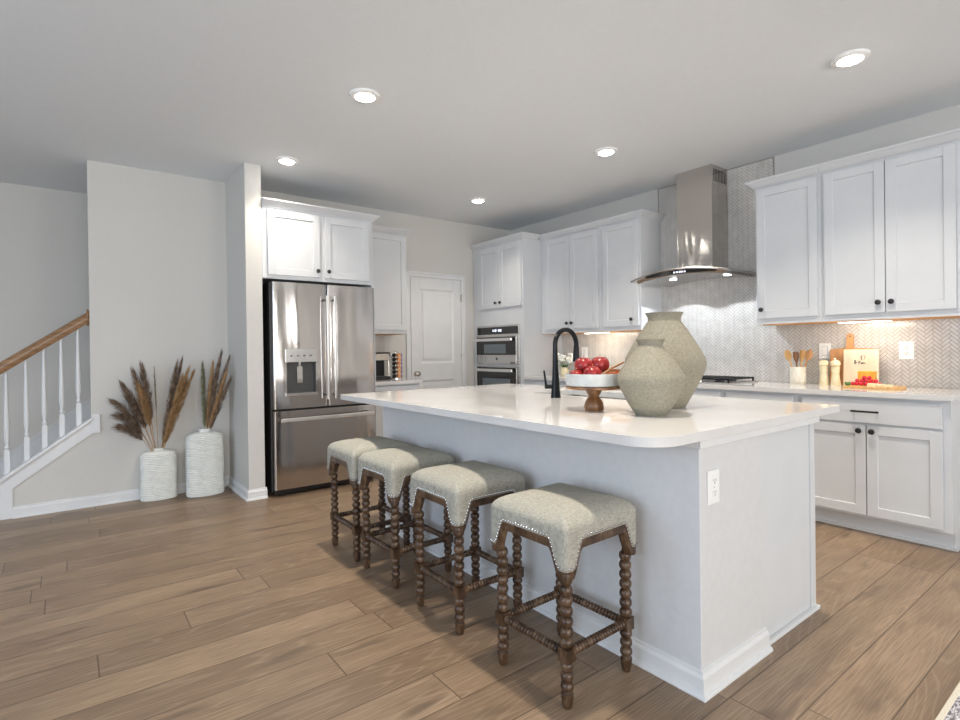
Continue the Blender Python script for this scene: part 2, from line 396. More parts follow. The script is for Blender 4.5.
fbox(mb, dF, D0-.065, D0-.04, .012, .020, 0, DZ+.068); fbox(mb, dF, D1+.042, D1+.064, .012, .020, 0, DZ+.068); fbox(mb, dF, D0-.065, D1+.064, .012, .020, DZ+.046, DZ+.068)
struct(mb.build('trim_6', 'white_trim', bevel=.002))

# ------------------------------------------------------------------ herringbone backsplash
def herring(F, a0, a1, z0, z1, holes=(), W=.0205, k=3, gap=.0016, th=.006):
    def clip(poly, ax, lim, sgn):
        out = []
        for i in range(len(poly)):
            p, q = poly[i], poly[(i+1) % len(poly)]
            ip, iq = (p[ax]-lim)*sgn >= 0, (q[ax]-lim)*sgn >= 0
            if ip: out.append(p)
            if ip != iq:
                t = (lim-p[ax])/(q[ax]-p[ax]); out.append((p[0]+(q[0]-p[0])*t, p[1]+(q[1]-p[1])*t))
        return out
    mb = MB(); c = math.sqrt(.5)
    na = int((a1-a0)/(k*W*math.sqrt(2)))+3; nz = int((z1-z0)/(W*math.sqrt(2)))+8
    for i in range(-1, na+1):
        for j in range(-6, nz+2):
            ox, oy = (j+i*k)*W, (j-i*k)*W
            for (w_, h_, dx, dy) in ((k*W, W, 0, 0), (W, k*W, 0, W)):
                pts = [(ox+dx+gap, oy+dy+gap), (ox+dx+w_-gap, oy+dy+gap), (ox+dx+w_-gap, oy+dy+h_-gap), (ox+dx+gap, oy+dy+h_-gap)]
                P = [(a0+(x-y)*c, z0+(x+y)*c) for x, y in pts]
                for ax, lim, sg in ((0, a0, 1), (0, a1, -1), (1, z0, 1), (1, z1, -1)):
                    P = clip(P, ax, lim, sg)
                    if len(P) < 3: break
                if len(P) < 3: continue
                cx = sum(p[0] for p in P)/len(P); cz = sum(p[1] for p in P)/len(P)
                ar = abs(sum(P[q][0]*P[(q+1) % len(P)][1]-P[(q+1) % len(P)][0]*P[q][1] for q in range(len(P))))/2
                if ar < 2e-5: continue
                rings = [[F(p[0], .002, p[1]) for p in P], [F(p[0], th-.001, p[1]) for p in P], [F(cx+(p[0]-cx)*.965, th, cz+(p[1]-cz)*.965) for p in P]]
                n = len(P); k0 = len(mb.v); mb.v += [q for r in rings for q in r]
                for r in range(2):
                    for q in range(n): mb.f.append((k0+r*n+q, k0+r*n+(q+1) % n, k0+(r+1)*n+(q+1) % n, k0+(r+1)*n+q))
                mb.f.append(tuple(k0+2*n+q for q in range(n)))
    return mb
CT = .914
bs = thing('tiled_backsplash', 'beige herringbone tile backsplash running behind the range counter and hood', 'backsplash', (XW, 2.6, CT))
mb = MB(); F = FX(XW)
fbox(mb, F, .80, 4.44, 0, .004, CT, 1.42); fbox(mb, F, 2.03, 3.105, 0, .004, 1.42, ZC-.003); mb.build('grout', 'grout', bs)
for nm, (a0, a1, z0, z1) in dict(a=(.80, 2.03, CT+.001, 1.41), b=(2.03, 3.105, CT+.001, ZC-.006), c=(3.105, 4.43, CT+.001, 1.41)).items():
    herring(F, a0, a1, z0, z1).build('tiles', 'tile', bs)
mb = MB(); fbox(mb, F, 2.02, 2.03, 0, .008, 1.42, ZC-.003); fbox(mb, F, 3.105, 3.113, 0, .008, 1.42, ZC-.003); fbox(mb, F, 2.03, 3.105, 0, .008, ZC-.009, ZC-.003); mb.build('edge_trim', 'nickel', bs)
bs2 = thing('tiled_backsplash', 'small herringbone tile backsplash in the coffee nook right of the refrigerator', 'backsplash', (2.5, YF, CT))
mb = MB(); F = FY(YF); fbox(mb, F, 2.335, 2.80, 0, .004, CT, 1.42); mb.build('grout', 'grout', bs2)
herring(F, 2.335, 2.80, CT+.001, 1.41).build('tiles', 'tile', bs2)

# ------------------------------------------------------------------ cabinets
def knob(F, a, d, z, parent, m='knob_black', r=.0175):
    c = F(a, d, z); mb = MB(); prof = [(.006, 0), (.006, .012), (r*.8, .015), (r, .020), (r, .026), (r*.7, .030)]
    ax = 'x' if F(0, 1, 0)[0] != F(0, 0, 0)[0] else 'y'
    mb.lathe(prof, (0, 0, 0), 16, axis=ax)
    mb.v = [(-x+c[0], y+c[1], z_+c[2]) if ax == 'x' else (x+c[0], -y+c[1], z_+c[2]) for x, y, z_ in mb.v]
    return mb.build('knob', m, parent, smooth=True)
def cab_door(F, a0, a1, z0, z1, parent, kn=None, st=.057, name='door'):
    mb = MB(); framed(mb, F, a0, a1, z0, z1, .002, .021, st, [(z0+st, z1-st)], .008, .003)
    d = mb.build(name, 'cabinet_paint', parent, bevel=.0012, seg=1); ORG[d.name] = org(parent)
    if kn: knob(F, kn[0], .021, kn[1], d)
    return d
def crown(F, a0, a1, back, lo, hi, lof, hif, parent, m='cabinet_paint'):
    mb = MB(); rings = []
    for z, off in ((lo, .002), (lo+.012, .006), (lo+.018, .016), (hi-.018, .046), (hi-.012, .056), (hi, .058)):
        b0 = a0-(off if lof else 0); b1 = a1+(off if hif else 0)
        rings.append([F(b0, off, z), F(b1, off, z), F(b1, -back, z), F(b0, -back, z)])
    mb.loft(rings); return mb.build('crown_moulding', m, parent, bevel=.0015, seg=1)
XU = 4.312; Fu = FX(XU); dep = XW-XU-.003
def wall_cab(name, label, F, a0, a1, z0, z1, dp, doors, lof, hif, top=2.50, group=None, loc=None):
    c = F((a0+a1)/2, 0, z0); t = thing(name, label, 'cabinet', c, group)
    mb = MB(); fbox(mb, F, a0, a1, -dp, 0, z0+.014, z1); mb.build('cabinet_box', 'cabinet_paint', t, bevel=.0015, seg=1)
    mb = MB()
    fbox(mb, F, a0, a1, -.018, 0, z0-.004, z0+.014); fbox(mb, F, a0, a0+.016, -dp, -.018, z0-.004, z0+.014); fbox(mb, F, a1-.016, a1, -dp, -.018, z0-.004, z0+.014)
    mb.build('light_rail', 'cabinet_paint', t)
    mb = MB(); fbox(mb, F, a0+.016, a1-.016, -dp, -.018, z0-.007, z0+.0138); mb.build('bottom_panel', 'raw_wood', t)
    for dd in doors: cab_door(F, *dd[:4], t, dd[4])
    if top: crown(F, a0, a1, dp, z1-.02, top, lof, hif, t)
    return t
DB, DT = 1.425, 2.425
wall_cab('upper_cabinet', 'white single-door wall cabinet between range hood and corner unit, knob at lower left', Fu, 1.56, 2.022, 1.385, 2.45, dep, [(1.583, 2.005, DB, DT, (1.97, 1.492))], False, True)
wall_cab('upper_cabinet', 'white double-door wall cabinet above the cutting boards, at the right edge', Fu, .803, 1.559, 1.385, 2.45, dep, [(1.181, 1.537, DB, DT, (1.215, 1.492)), (.823, 1.176, DB, DT, (1.143, 1.492))], True, False)
wall_cab('upper_cabinet', 'white single-door wall cabinet immediately left of the range hood', Fu, 3.087, 3.561, 1.385, 2.45, dep, [(3.108, 3.526, DB, DT, (3.178, 1.485))], True, False)
wall_cab('upper_cabinet', 'white double-door wall cabinet between the oven tower and the single-door cabinet', Fu, 3.562, 4.428, 1.385, 2.45, dep, [(3.596, 3.972, DB, DT, (3.945, 1.485)), (3.977, 4.352, DB, DT, (4.010, 1.485))], False, False)
F4 = FY(4.65)
t = thing('upper_cabinet', 'white two-door cabinet above the refrigerator', 'cabinet', (1.81, 4.65, 1.84))
mb = MB(); fbox(mb, F4, 1.302, 2.312, -.69, 0, 1.835, 2.45); mb.build('cabinet_box', 'cabinet_paint', t, bevel=.0015, seg=1)
cab_door(F4, 1.345, 1.792, 1.868, 2.415, t, (1.768, 1.925)); cab_door(F4, 1.838, 2.268, 1.868, 2.415, t, (1.866, 1.925))
crown(F4, 1.302, 2.312, .305, 2.43, 2.495, False, True, t)
mb = MB(); mb.box(2.296, 2.332, 4.65, YF-.002, 0, 1.835); mb.build('end_panel', 'cabinet_paint', t, bevel=.002)
wall_cab('upper_cabinet', 'narrow white wall cabinet between refrigerator and pantry door', FY(5.022), 2.335, 2.895, 1.395, 2.45, .327, [(2.35, 2.875, 1.43, 2.425, None)], False, True, top=2.495)

# oven tower
XB = 4.033; Fb = FX(XB); BD = XW-XB-.003
t = thing('oven_cabinet', 'tall white cabinet tower holding the built-in ovens', 'cabinet', (XB, 4.88, 0))
mb = MB(); fbox(mb, Fb, 4.43, 5.346, -BD, 0, .11, 2.45); fbox(mb, Fb, 4.43, 5.346, -BD, -.07, 0, .11); mb.build('cabinet_box', 'cabinet_paint', t, bevel=.002, seg=1)
cab_door(Fb, 4.45, 4.826, 1.70, 2.415, t, (4.853-.06, 1.757)); cab_door(Fb, 4.831, 5.205, 1.70, 2.415, t, (4.94-.06, 1.757))
mb = MB(); framed(mb, Fb, 4.45, 5.205, .14, .40, .002, .021, .05, [(.19, .35)], .008, .003); mb.build('drawer', 'cabinet_paint', t, bevel=.0012)
crown(Fb, 4.43, 5.346, .215, 2.43, 2.50, True, False, t)
def oven(label, z0, z1, kind):
    a0, a1 = 4.488, 5.264; t = thing('wall_oven', label, 'oven', (XB, 4.876, z0))
    F = Fb; mb = MB(); fbox(mb, F, a0, a1, .002, .016, z0, z1); mb.build('frame', 'steel_plain', t, bevel=.002)
    zt = z1
    if kind == 'micro':
        mb = MB(); fbox(mb, F, a0+.03, a1-.02, .016, .024, z1-.105, z1-.02); p = mb.build('control_panel', 'black_glass', t)
        mb = MB()
        for q, wd in ((4.80, .02), (4.832, .02), (4.87, .006), (4.90, .02), (4.94, .012)): mb = MB(); fbox(mb, F, q-wd/2, q+wd/2, .024, .0245, z1-.075, z1-.048); mb.build('clock_digit', 'display', p)
        zt = z1-.125
    z0d = z0+.012
    mb = MB(); fbox(mb, F, a0+.03, a1-.02, .018, .040, z0d, zt); d = mb.build('door', 'steel_plain', t, bevel=.003)
    g0 = z0d+(.10 if kind == 'micro' else .17)
    mb = MB(); fbox(mb, F, a0+.038, a1-.028, .040, .044, g0, zt-.012); gl = mb.build('glass', 'black_glass', d)
    if kind == 'micro':
        mb = MB(); fbox(mb, F, 4.69, 5.09, .044, .0455, g0+.02, g0+.125); mb.build('viewing_window', 'oven_window', gl)
        mb = MB(); mb.lathe([(.016, 0), (.016, .003)], (XB-.043, 4.86, z0d+.055), 16, axis='x'); mb.build('round_badge', 'dark_grey', d, smooth=True)
        mb = MB(); fbox(mb, F, 5.075, 5.081, .040, .0415, z0d+.012, z0d+.09); mb.build('latch_slot', 'dark_grey', d)
        mb = MB(); fbox(mb, F, a0+.045, a0+.13, .040, .0415, z0d+.002, z0d+.018); mb.build('vent', 'dark_grey', d)
    else:
        mb = MB(); fbox(mb, F, 4.62, 5.13, .044, .0455, g0+.08, g0+.26); mb.build('viewing_window', 'oven_window', gl)
    zh = zt-.045; mb = MB()
    fbox(mb, F, a0+.05, a1-.035, .078, .098, zh-.018, zh+.018)
    for q in (a0+.07, a1-.055): fbox(mb, F, q-.008, q+.008, .044, .080, zh-.012, zh+.012)
    mb.build('handle', 'chrome', d, bevel=.006)
    return t
oven('stainless built-in microwave, upper appliance in the white tower', 1.035, 1.495, 'micro')
oven('stainless wall oven below the microwave in the white tower', .43, 1.015, 'oven')

# base cabinets
def base_cab(label, F, a0, a1, doors, drawers, dp, endlo=False):
    t = thing('base_cabinet', label, 'cabinet', F((a0+a1)/2, 0, 0))
    mb = MB(); fbox(mb, F, a0, a1, -dp, 0, .11, .88); mb.build('cabinet_box', 'cabinet_paint', t, bevel=.0015, seg=1)
    mb = MB(); fbox(mb, F, a0+(.0 if endlo else 0), a1, -dp, -.075, 0, .11); fbox(mb, F, a0-(.012 if endlo else 0), a1, -.075, -.060, 0, .016)
    if endlo: fbox(mb, F, a0-.012, a0, -dp, -.075, 0, .016)
    mb.build('toe_kick', 'cabinet_paint', t, bevel=.001, seg=1)
    for d in doors: cab_door(F, d[0], d[1], .13, .70, t, d[2])
    for q0, q1, pull in drawers:
        mb = MB(); fbox(mb, F, q0, q1, .002, .021, .715, .86); d = mb.build('drawer', 'cabinet_paint', t, bevel=.0025)
        if pull:
            c = (q0+q1)/2; mb = MB(); fbox(mb, F, c-.075, c+.075, .044, .054, .783, .795)
            for q in (c-.06, c+.06): fbox(mb, F, q-.005, q+.005, .021, .046, .784, .794)
            mb.build('pull_handle', 'knob_black', d, bevel=.002)
    return t
base_cab('white base cabinet with one drawer above two doors, right end of range wall', Fb, .80, 1.613, [(.838, 1.208, (1.176, .665)), (1.214, 1.585, (1.246, .665))], [(.838, 1.585, True)], BD, True)
base_cab('white base cabinet between the cooktop cabinet and the drawer-and-two-door end cabinet', Fb, 1.615, 2.139, [(1.64, 2.115, (2.08, .665))], [(1.64, 2.115, True)], BD)
base_cab('white base cabinet directly below the gas cooktop', Fb, 2.141, 3.04, [(2.165, 2.585, (2.55, .665)), (2.59, 3.015, (2.63, .665))], [(2.165, 3.015, False)], BD)
base_cab('white base cabinet left of the cooktop, behind the sand vases', Fb, 3.042, 3.599, [(3.065, 3.575, (3.10, .665))], [(3.065, 3.575, True)], BD)
base_cab('white base cabinet beside the oven tower, behind the black faucet', Fb, 3.601, 4.427, [(3.625, 4.005, (3.97, .665)), (4.01, 4.40, (4.05, .665))], [(3.625, 4.40, True)], BD)
FN = FY(4.74)
base_cab('white base cabinet of the coffee nook between refrigerator panel and pantry door', FN, 2.335, 2.86, [(2.36, 2.84, None)], [(2.36, 2.84, True)], YF-4.74-.003)
# counters
def slab(name, outline, z0, z1, material, label, cat, hole=None):
    bm = bmesh.new(); rings = []
    for loop in [outline]+([hole] if hole else []):
        vs_ = [bm.verts.new((x, y, z0)) for x, y in loop]
        rings.append([bm.edges.new((vs_[i], vs_[(i+1) % len(vs_)])) for i in range(len(vs_))])
    r = bmesh.ops.triangle_fill(bm, edges=[e for rr in rings for e in rr], use_beauty=True)
    ex = bmesh.ops.extrude_face_region(bm, geom=bm.faces[:])
    bmesh.ops.translate(bm, vec=(0, 0, z1-z0), verts=[v for v in ex['geom'] if isinstance(v, bmesh.types.BMVert)])
    bmesh.ops.recalc_face_normals(bm, faces=bm.faces)
    me = bpy.data.meshes.new(name); bm.to_mesh(me); bm.free(); me.materials.append(M[material])
    o = bpy.data.objects.new(name, me); C.objects.link(o)
    b = o.modifiers.new('bevel', 'BEVEL'); b.width = .004; b.segments = 3; b.limit_method = 'ANGLE'; b.angle_limit = math.radians(40)
    ORG[o.name] = Vector((0, 0, 0)); recenter(o); return tag(o, label, cat)
def rrect(x0, x1, y0, y1, r):      # radii for corners (x0,y0),(x1,y0),(x1,y1),(x0,y1)
    out = []
    for (cx, cy, a0, rr) in ((x0+r[0], y0+r[0], PI, r[0]), (x1-r[1], y0+r[1], -PI/2, r[1]), (x1-r[2], y1-r[2], 0, r[2]), (x0+r[3], y1-r[3], PI/2, r[3])):
        n = max(3, int(rr*90)+3)
        for k in range(n+1): a = a0+PI/2*k/n; out.append((cx+rr*math.cos(a), cy+rr*math.sin(a)))
    return out
slab('countertop', rrect(XB-.035, XW-.001, .785, 4.428, (.008, .004, .004, .004)), .881, CT, 'quartz', 'long white quartz counter along the tiled range wall', 'countertop')
slab('countertop', rrect(2.335, 2.885, 4.70, YF-.001, (.004, .012, .004, .004)), .881, CT, 'quartz', 'short white quartz counter in the coffee nook', 'countertop')
IZ = .925
SX0, SX1, SY0, SY1 = 2.42, 2.80, 1.80, 2.58
slab('island_countertop', rrect(1.447, 2.935, .988, 3.42, (.13, .012, .02, .012)), IZ-.034, IZ, 'quartz', 'white quartz island worktop with rounded corner and sink cutout', 'countertop', rrect(SX0, SX1, SY0, SY1, (.02,)*4))
# sink
mb = MB(); t_ = .004; zb = IZ-.034-.20; zt = IZ-.0345
mb.box(SX0-t_-.012, SX1+t_+.012, SY0-t_-.012, SY0-.001, zt-.006, zt); mb.box(SX0-t_-.012, SX1+t_+.012, SY1+.001, SY1+t_+.012, zt-.006, zt)
mb.box(SX0-t_-.012, SX0-.001, SY0, SY1, zt-.006, zt); mb.box(SX1+.001, SX1+t_+.012, SY0, SY1, zt-.006, zt)
mb.box(SX0-t_, SX0, SY0-t_, SY1+t_, zb, zt-.006); mb.box(SX1, SX1+t_, SY0-t_, SY1+t_, zb, zt-.006)
mb.box(SX0, SX1, SY0-t_, SY0, zb, zt-.006); mb.box(SX0, SX1, SY1, SY1+t_, zb, zt-.006); mb.box(SX0-t_, SX1+t_, SY0-t_, SY1+t_, zb-t_, zb)
tag(recenter(mb.build('sink', 'steel_plain')), 'stainless undermount sink set into the island worktop behind the black faucet', 'sink')

# ------------------------------------------------------------------ island body
IX0, IX1, IX2, IY0, IY1 = 1.7356, 2.198, 2.722, 1.0137, 3.37
isl = thing('kitchen_island', 'large white kitchen island under the quartz worktop', 'island', ((IX0+IX2)/2, (IY0+IY1)/2, 0))
mb = MB(); mb.box(IX0, IX1, IY0, IY1, 0, .865); mb.build('pony_wall', 'island_paint', isl, bevel=.003)
# cabinet block: a hollow carcass, leaving room for the sink
mb = MB(); y0 = IY0+.016
mb.box(IX1, IX2, y0, y0+.02, .0, .865); mb.box(IX1, IX2, IY1-.02, IY1, 0, .865); mb.box(IX1, IX1+.02, y0+.02, IY1-.02, .0, .865)
mb.box(IX1+.02, IX2-.02, y0+.02, IY1-.02, .10, .12); mb.box(IX2-.02, IX2, y0+.02, IY1-.02, .11, .865)
mb.build('cabinet_box', 'cabinet_paint', isl, bevel=.002, seg=1)
mb = MB(); mb.box(IX2-.045, IX2+.004, y0-.006, y0, 0, .862); mb.build('corner_stile', 'cabinet_paint', isl, bevel=.001, seg=1)
Fe = lambda a, d, z: (IX2+d, a, z)
ys = [y0+.03, 1.56, 2.36-.02, 2.82, IY1-.03]
for i in range(4):
    a0, a1 = ys[i]+.006, ys[i+1]-.006
    mb = MB(); framed(mb, Fe, a0, a1, .13, .70, .002, .021, .055, [(.185, .645)], .010, .003); d = mb.build('door', 'cabinet_paint', isl, bevel=.0012, seg=1)
    mb = MB(); mb.lathe([(.006, 0), (.006, .012), (.0155, .018), (.0155, .026), (.01, .030)], (IX2+.021, a1-.03, .665), 14, axis='x'); mb.build('knob', 'knob_black', d, smooth=True)
    mb = MB(); fbox(mb, Fe, a0, a1, .002, .021, .715, .85); mb.build('drawer', 'cabinet_paint', isl, bevel=.0025)
# support trim below the worktop
mb = MB()
for (z0, z1, o_) in ((.860, .8905, .012),):
    mb.box(IX0-o_, IX2+.004, IY0-o_, IY0, z0, z1); mb.box(IX0-o_, IX0, IY0, IY1, z0, z1)
mb.box(IX0, IX2, IY0, IY0+.05, .865, .8905); mb.box(IX0, IX2, IY1-.05, IY1, .865, .8905); mb.box(IX0, IX0+.05, IY0+.05, IY1-.05, .865, .8905); mb.box(IX2-.05, IX2, IY0+.05, IY1-.05, .865, .8905)
mb.build('apron_trim', 'white_trim', isl, bevel=.0015, seg=1)
mb = MB(); base_run(mb, FX(IX0), IY0, IY1, 1); base_run(mb, FY(IY0), IX0, IX1+.012, 1)
mb.build('baseboard', 'white_trim', isl)
mb = MB(); mb.box(IX1+.012, IX2+.016, y0-.020, y0, 0, .018); mb.box(IX2, IX2+.016, y0, y0+.04, 0, .018); mb.build('shoe_moulding', 'white_trim', isl, bevel=.004)

# outlets and switches
def wallplate(label, F, a, z, kind, name='electrical_outlet', cat='outlet', w_=.075, h_=.12):
    t = thing(name, label, cat, F(a, 0, z-h_/2)); mb = MB(); fbox(mb, F, a-w_/2, a+w_/2, .0, .007, z-h_/2, z+h_/2); mb.build('plate', 'plastic_white', t, bevel=.003)
    if kind == 'outlet':
        for dz in (-.021, .021):
            mb = MB(); pts = [(a+.017*math.cos(q)*1.0, z+dz+.0145*math.sin(q)) for q in [2*PI*k/14 for k in range(14)]]
            mb.loft([[F(p[0], .007, p[1]) for p in pts], [F(p[0], .0095, p[1]) for p in pts]]); s_ = mb.build('socket', 'plastic_white', t)
            mb = MB()
            for da in (-.0065, .0065): fbox(mb, F, a+da-.0014, a+da+.0014, .0095, .0099, z+dz-.001, z+dz+.008)
            fbox(mb, F, a-.0025, a+.0025, .0095, .0099, z+dz-.009, z+dz-.004); mb.build('slots', 'slot', s_)
        mb = MB(); p = F(a, .007, z); mb.ball(p, .003, 8); mb.build('screw', 'nickel', t)
    else:
        mb = MB(); fbox(mb, F, a-.017, a+.017, .007, .0105, z-.034, z+.034); mb.build('rocker', 'plastic_white', t, bevel=.001)
        mb = MB(); fbox(mb, F, a-.0185, a+.0185, .0068, .0074, z-.0355, z+.0355); mb.build('rocker_gap', 'slot', t)
    return t
wallplate('white outlet on the end panel of the island', FY(IY0), 1.818, .714, 'outlet')
Ft = FX(XW-.006)
wallplate('white outlet on the tiles right of the cutting boards', Ft, 1.155, 1.168, 'outlet', w_=.085, h_=.125)
wallplate('white rocker switch on the tiles behind the pepper mills', Ft, 1.66, 1.167, 'switch', 'light_switch', 'switch', w_=.082, h_=.12)
wallplate('white outlet on the tiles behind the fruit bowl and faucet', Ft, 4.08, 1.165, 'outlet', w_=.085)

# ------------------------------------------------------------------ refrigerator
fr = thing('refrigerator', 'stainless french-door refrigerator with water dispenser and bottom freezer', 'refrigerator', (1.82, 4.9, 0))
FRY = 4.615
mb = MB(); mb.box(1.345, 2.288, FRY+.005, 5.33, .035, 1.80); mb.box(1.40, 2.23, FRY+.03, 5.25, 0, .035); mb.build('case', 'black_plastic', fr, bevel=.004)
mb = MB(); mb.box(1.36, 2.272, FRY-.022, FRY+.02, .02, .06); mb.build('kick_grille', 'black_plastic', fr)
def fdoor(a0, a1, z0, z1, hole=None, name='door'):
    mb = MB(); n = 14
    def yy(x, edge=False):
        u = (x-a0)/(a1-a0); e = min(u, 1-u)*(a1-a0)
        bul = .010*(1-(2*u-1)**2); rd = 0 if e > .012 else -.010*(1-math.sqrt(max(0, 1-(1-e/.012)**2)))
        return FRY-.052-bul-rd
    xs = sorted(set([a0, a0+.002, a0+.006, a0+.012, a1-.012, a1-.006, a1-.002, a1]+[a0+(a1-a0)*k/n for k in range(1, n)]+(list(hole[:2]) if hole else [])))
    def col(za, zb, xs_):
        ring0 = [(x, yy(x), za) for x in xs_]+[(xs_[-1], FRY, za), (xs_[0], FRY, za)]
        ring1 = [(x, y, zb) for x, y, _ in ring0]; mb.loft([ring0, ring1])
    if not hole: col(z0, z1, xs)
    else:
        h0, h1, hz0, hz1 = hole
        # one closed shell with a real recess: front skin strips, sides, recess walls
        def front(za, zb, xs_):
            k = len(mb.v); m_ = len(xs_)
            mb.v += [(x, yy(x), za) for x in xs_]+[(x, yy(x), zb) for x in xs_]
            mb.f += [(k+i, k+i+1, k+m_+i+1, k+m_+i) for i in range(m_-1)]
        front(z0, hz0, xs); front(hz1, z1, xs)
        front(hz0, hz1, [x for x in xs if x <= h0+1e-6]); front(hz0, hz1, [x for x in xs if x >= h1-1e-6])
        yb = FRY-.006; yf0, yf1 = yy(h0), yy(h1)
        mb.add([(a0, yy(a0), z0), (a0, FRY, z0), (a0, FRY, z1), (a0, yy(a0), z1)], [(0, 1, 2, 3)])
        mb.add([(a1, yy(a1), z0), (a1, FRY, z0), (a1, FRY, z1), (a1, yy(a1), z1)], [(0, 1, 2, 3)])
        for z in (z0, z1): mb.add([(x, yy(x), z) for x in xs]+[(a1, FRY, z), (a0, FRY, z)], [tuple(range(len(xs)+2))])
        mb.add([(a0, FRY, z0), (a1, FRY, z0), (a1, FRY, z1), (a0, FRY, z1)], [(0, 1, 2, 3)])
    return mb.build(name, 'steel', fr, smooth=True), yy
MID = 1.823
hole = (1.462, 1.712, .862, 1.20)
dl, yl = fdoor(1.356, MID-.003, .735, 1.80, hole)
dR, yr = fdoor(MID+.003, 2.282, .735, 1.80)
dz, yz = fdoor(1.356, 2.282, .062, .718, name='freezer_drawer')
# dispenser
h0, h1, q0, q1 = hole; yf = yl(1.58); yb = FRY-.004
mb = MB()
for a, b_, c, d in ((h0, h0+.004, q0, q1), (h1-.004, h1, q0, q1)): mb.box(a, b_, yf+.001, yb, c, d)
mb.box(h0, h1, yf+.001, yb, q0, q0+.004); mb.box(h0, h1, yb-.004, yb, q0, q1); mb.box(h0, h1, yf+.001, yb, q1-.003, q1); cav = mb.build('dispenser_cavity', 'dark_grey', dl)
mb = MB(); mb.box(h0-.010, h1+.010, yf-.005, yf+.004, 1.125, 1.24); mb.build('dispenser_controls', 'steel_plain', dl, bevel=.003)
mb = MB(); mb.box(h0-.010, h1+.010, yf-.012, yf+.02, .838, .866); mb.build('drip_tray', 'steel_plain', dl, bevel=.003)
mb = MB(); mb.box(1.558, 1.606, yb-.030, yb-.020, .945, 1.09); mb.box(1.572, 1.592, yb-.03, yb-.01, 1.09, 1.135); mb.build('dispenser_paddle', 'chrome', dl, bevel=.004)
mb = MB()
for i in range(4): mb.box(1.49+i*.055, 1.51+i*.055, yf-.0058, yf-.005, 1.175, 1.185)
mb.build('dispenser_icons', 'dark_grey', dl)
def bar(parent, p0, p1, wd=.022):
    mb = MB(); P0, P1 = Vector(p0), Vector(p1); n = 16; ax = (P1-P0).normalized(); sd = ax.cross(Vector((0, 1, 0))).normalized()*wd/2; rings = []
    for i in range(n+1):
        t_ = i/n; p = P0.lerp(P1, t_)+Vector((0, -1, 0))*(.046+.010*math.sin(PI*t_)); o_ = Vector((0, -.014, 0))
        rings.append([tuple(p-sd), tuple(p-sd*.8+o_), tuple(p+sd*.8+o_), tuple(p+sd)])
    mb.loft(rings)
    h = mb.build('handle', 'handle_steel', parent, bevel=.003)
    for q in (.04, .96):
        mb = MB(); p = P0.lerp(P1, q); mb.tube([p+Vector((0, -.002, 0)), p+Vector((0, -.049, 0))], .009, 10); mb.build('standoff', 'black_plastic', h, smooth=True)
    return h
bar(dl, (MID-.017, yl(MID-.03), .80), (MID-.017, yl(MID-.03), 1.70)); bar(dR, (MID+.050, yr(MID+.046), .80), (MID+.050, yr(MID+.046), 1.70))
bar(dz, (1.395, yz(1.6)+.004, .645), (2.24, yz(1.6)+.004, .645), .036)
mb = MB(); mb.box(2.13, 2.20, yz(2.16)-.001, yz(2.16)+.002, .655, .667); mb.build('badge', 'dark_grey', dz)

# ------------------------------------------------------------------ range hood
hd = thing('range_hood', 'stainless range hood with arched canopy over the cooktop', 'hood', (4.4, 2.58, 1.80))
HA0, HA1 = 2.125, 3.035; hc = (HA0+HA1)/2; hw = (HA1-HA0)/2; HB = XW-.009
def hz_(a): t_ = (a-hc)/hw; return 1.822+.052*(1-t_*t_)
def hx(a): t_ = (a-hc)/hw; return 4.085-.035*(1-t_*t_)
mb = MB(); N = 28; rings = []
for i in range(N+1):
    a = HA0+(HA1-HA0)*i/N; z = hz_(a); x = hx(a)
    rings.append([(x, a, z-.018), (x-.004, a, z-.009), (x, a, z), (HB, a, z), (HB, a, z-.018)])
mb.loft(rings); mb.build('canopy', 'steel_plain', hd, smooth=True)
mb = MB(); rings = []
for i in range(N+1):
    a = HA0+.045+(HA1-HA0-.09)*i/N; z = hz_(a)-.018; x = hx(a)+.035; zb = z-.022-.010*(1-((a-hc)/hw)**2)
    rings.append([(x, a, z), (x+.018, a, zb), (HB, a, zb), (HB, a, z)])
mb.loft(rings); und = mb.build('underside', 'steel_plain', hd, smooth=True)
mb = MB(); rings = []
for i in range(N+1):
    a = 2.24+(.64)*i/N; z = hz_(a)-.0185; x = hx(a)+.020; w_ = .012+.016*(1-((a-2.56)/.32)**2)
    rings.append([(x, a, z), (x, a, z-w_), (x+.03, a, z-w_), (x+.03, a, z)])
mb.loft(rings); cp = mb.build('control_panel', 'black_glass', hd, smooth=True)
mb = MB()
for i, a in enumerate((2.49, 2.515, 2.535, 2.56, 2.585)): mb.box(hx(a)+.0185, hx(a)+.0199, a-.007, a+.007, hz_(a)-.040, hz_(a)-.028)
mb.build('display_digits', 'display', cp)
for a in (2.26, 2.76):
    zb = hz_(a)-.040-.010*(1-((a-hc)/hw)**2)
    mb = MB(); mb.lathe([(.030, 0), (.030, -.004), (.024, -.005)], (4.325, a, zb), 18); l = mb.build('lamp', 'hood_lamp', hd, smooth=True)
    L = bpy.data.lights.new('hood_spot', 'SPOT'); L.energy = 9.5; L.color = (.86, .93, 1); L.spot_size = math.radians(118); L.spot_blend = .06; L.shadow_soft_size = .012
    lo = bpy.data.objects.new('hood_spot', L); C.objects.link(lo); lo.location = (4.325, a, zb-.02)
CX0, CA0, CA1 = 4.375, 2.415, 2.745
zc0 = hz_(hc)-.004
mb = MB(); mb.box(CX0, CX0+.0012, CA0, CA1, zc0, ZC-.002); mb.box(CX0+.0012, HB, CA1-.0012, CA1, zc0, ZC-.002)
mb.box(CX0+.0012, HB, CA0, CA0+.0012, zc0, ZC-.14); mb.box(CX0+.0012, HB, CA0, CA0+.0012, ZC-.035, ZC-.002); mb.box(CX0+.0012, CX0+.03, CA0, CA0+.0012, ZC-.14, ZC-.035)
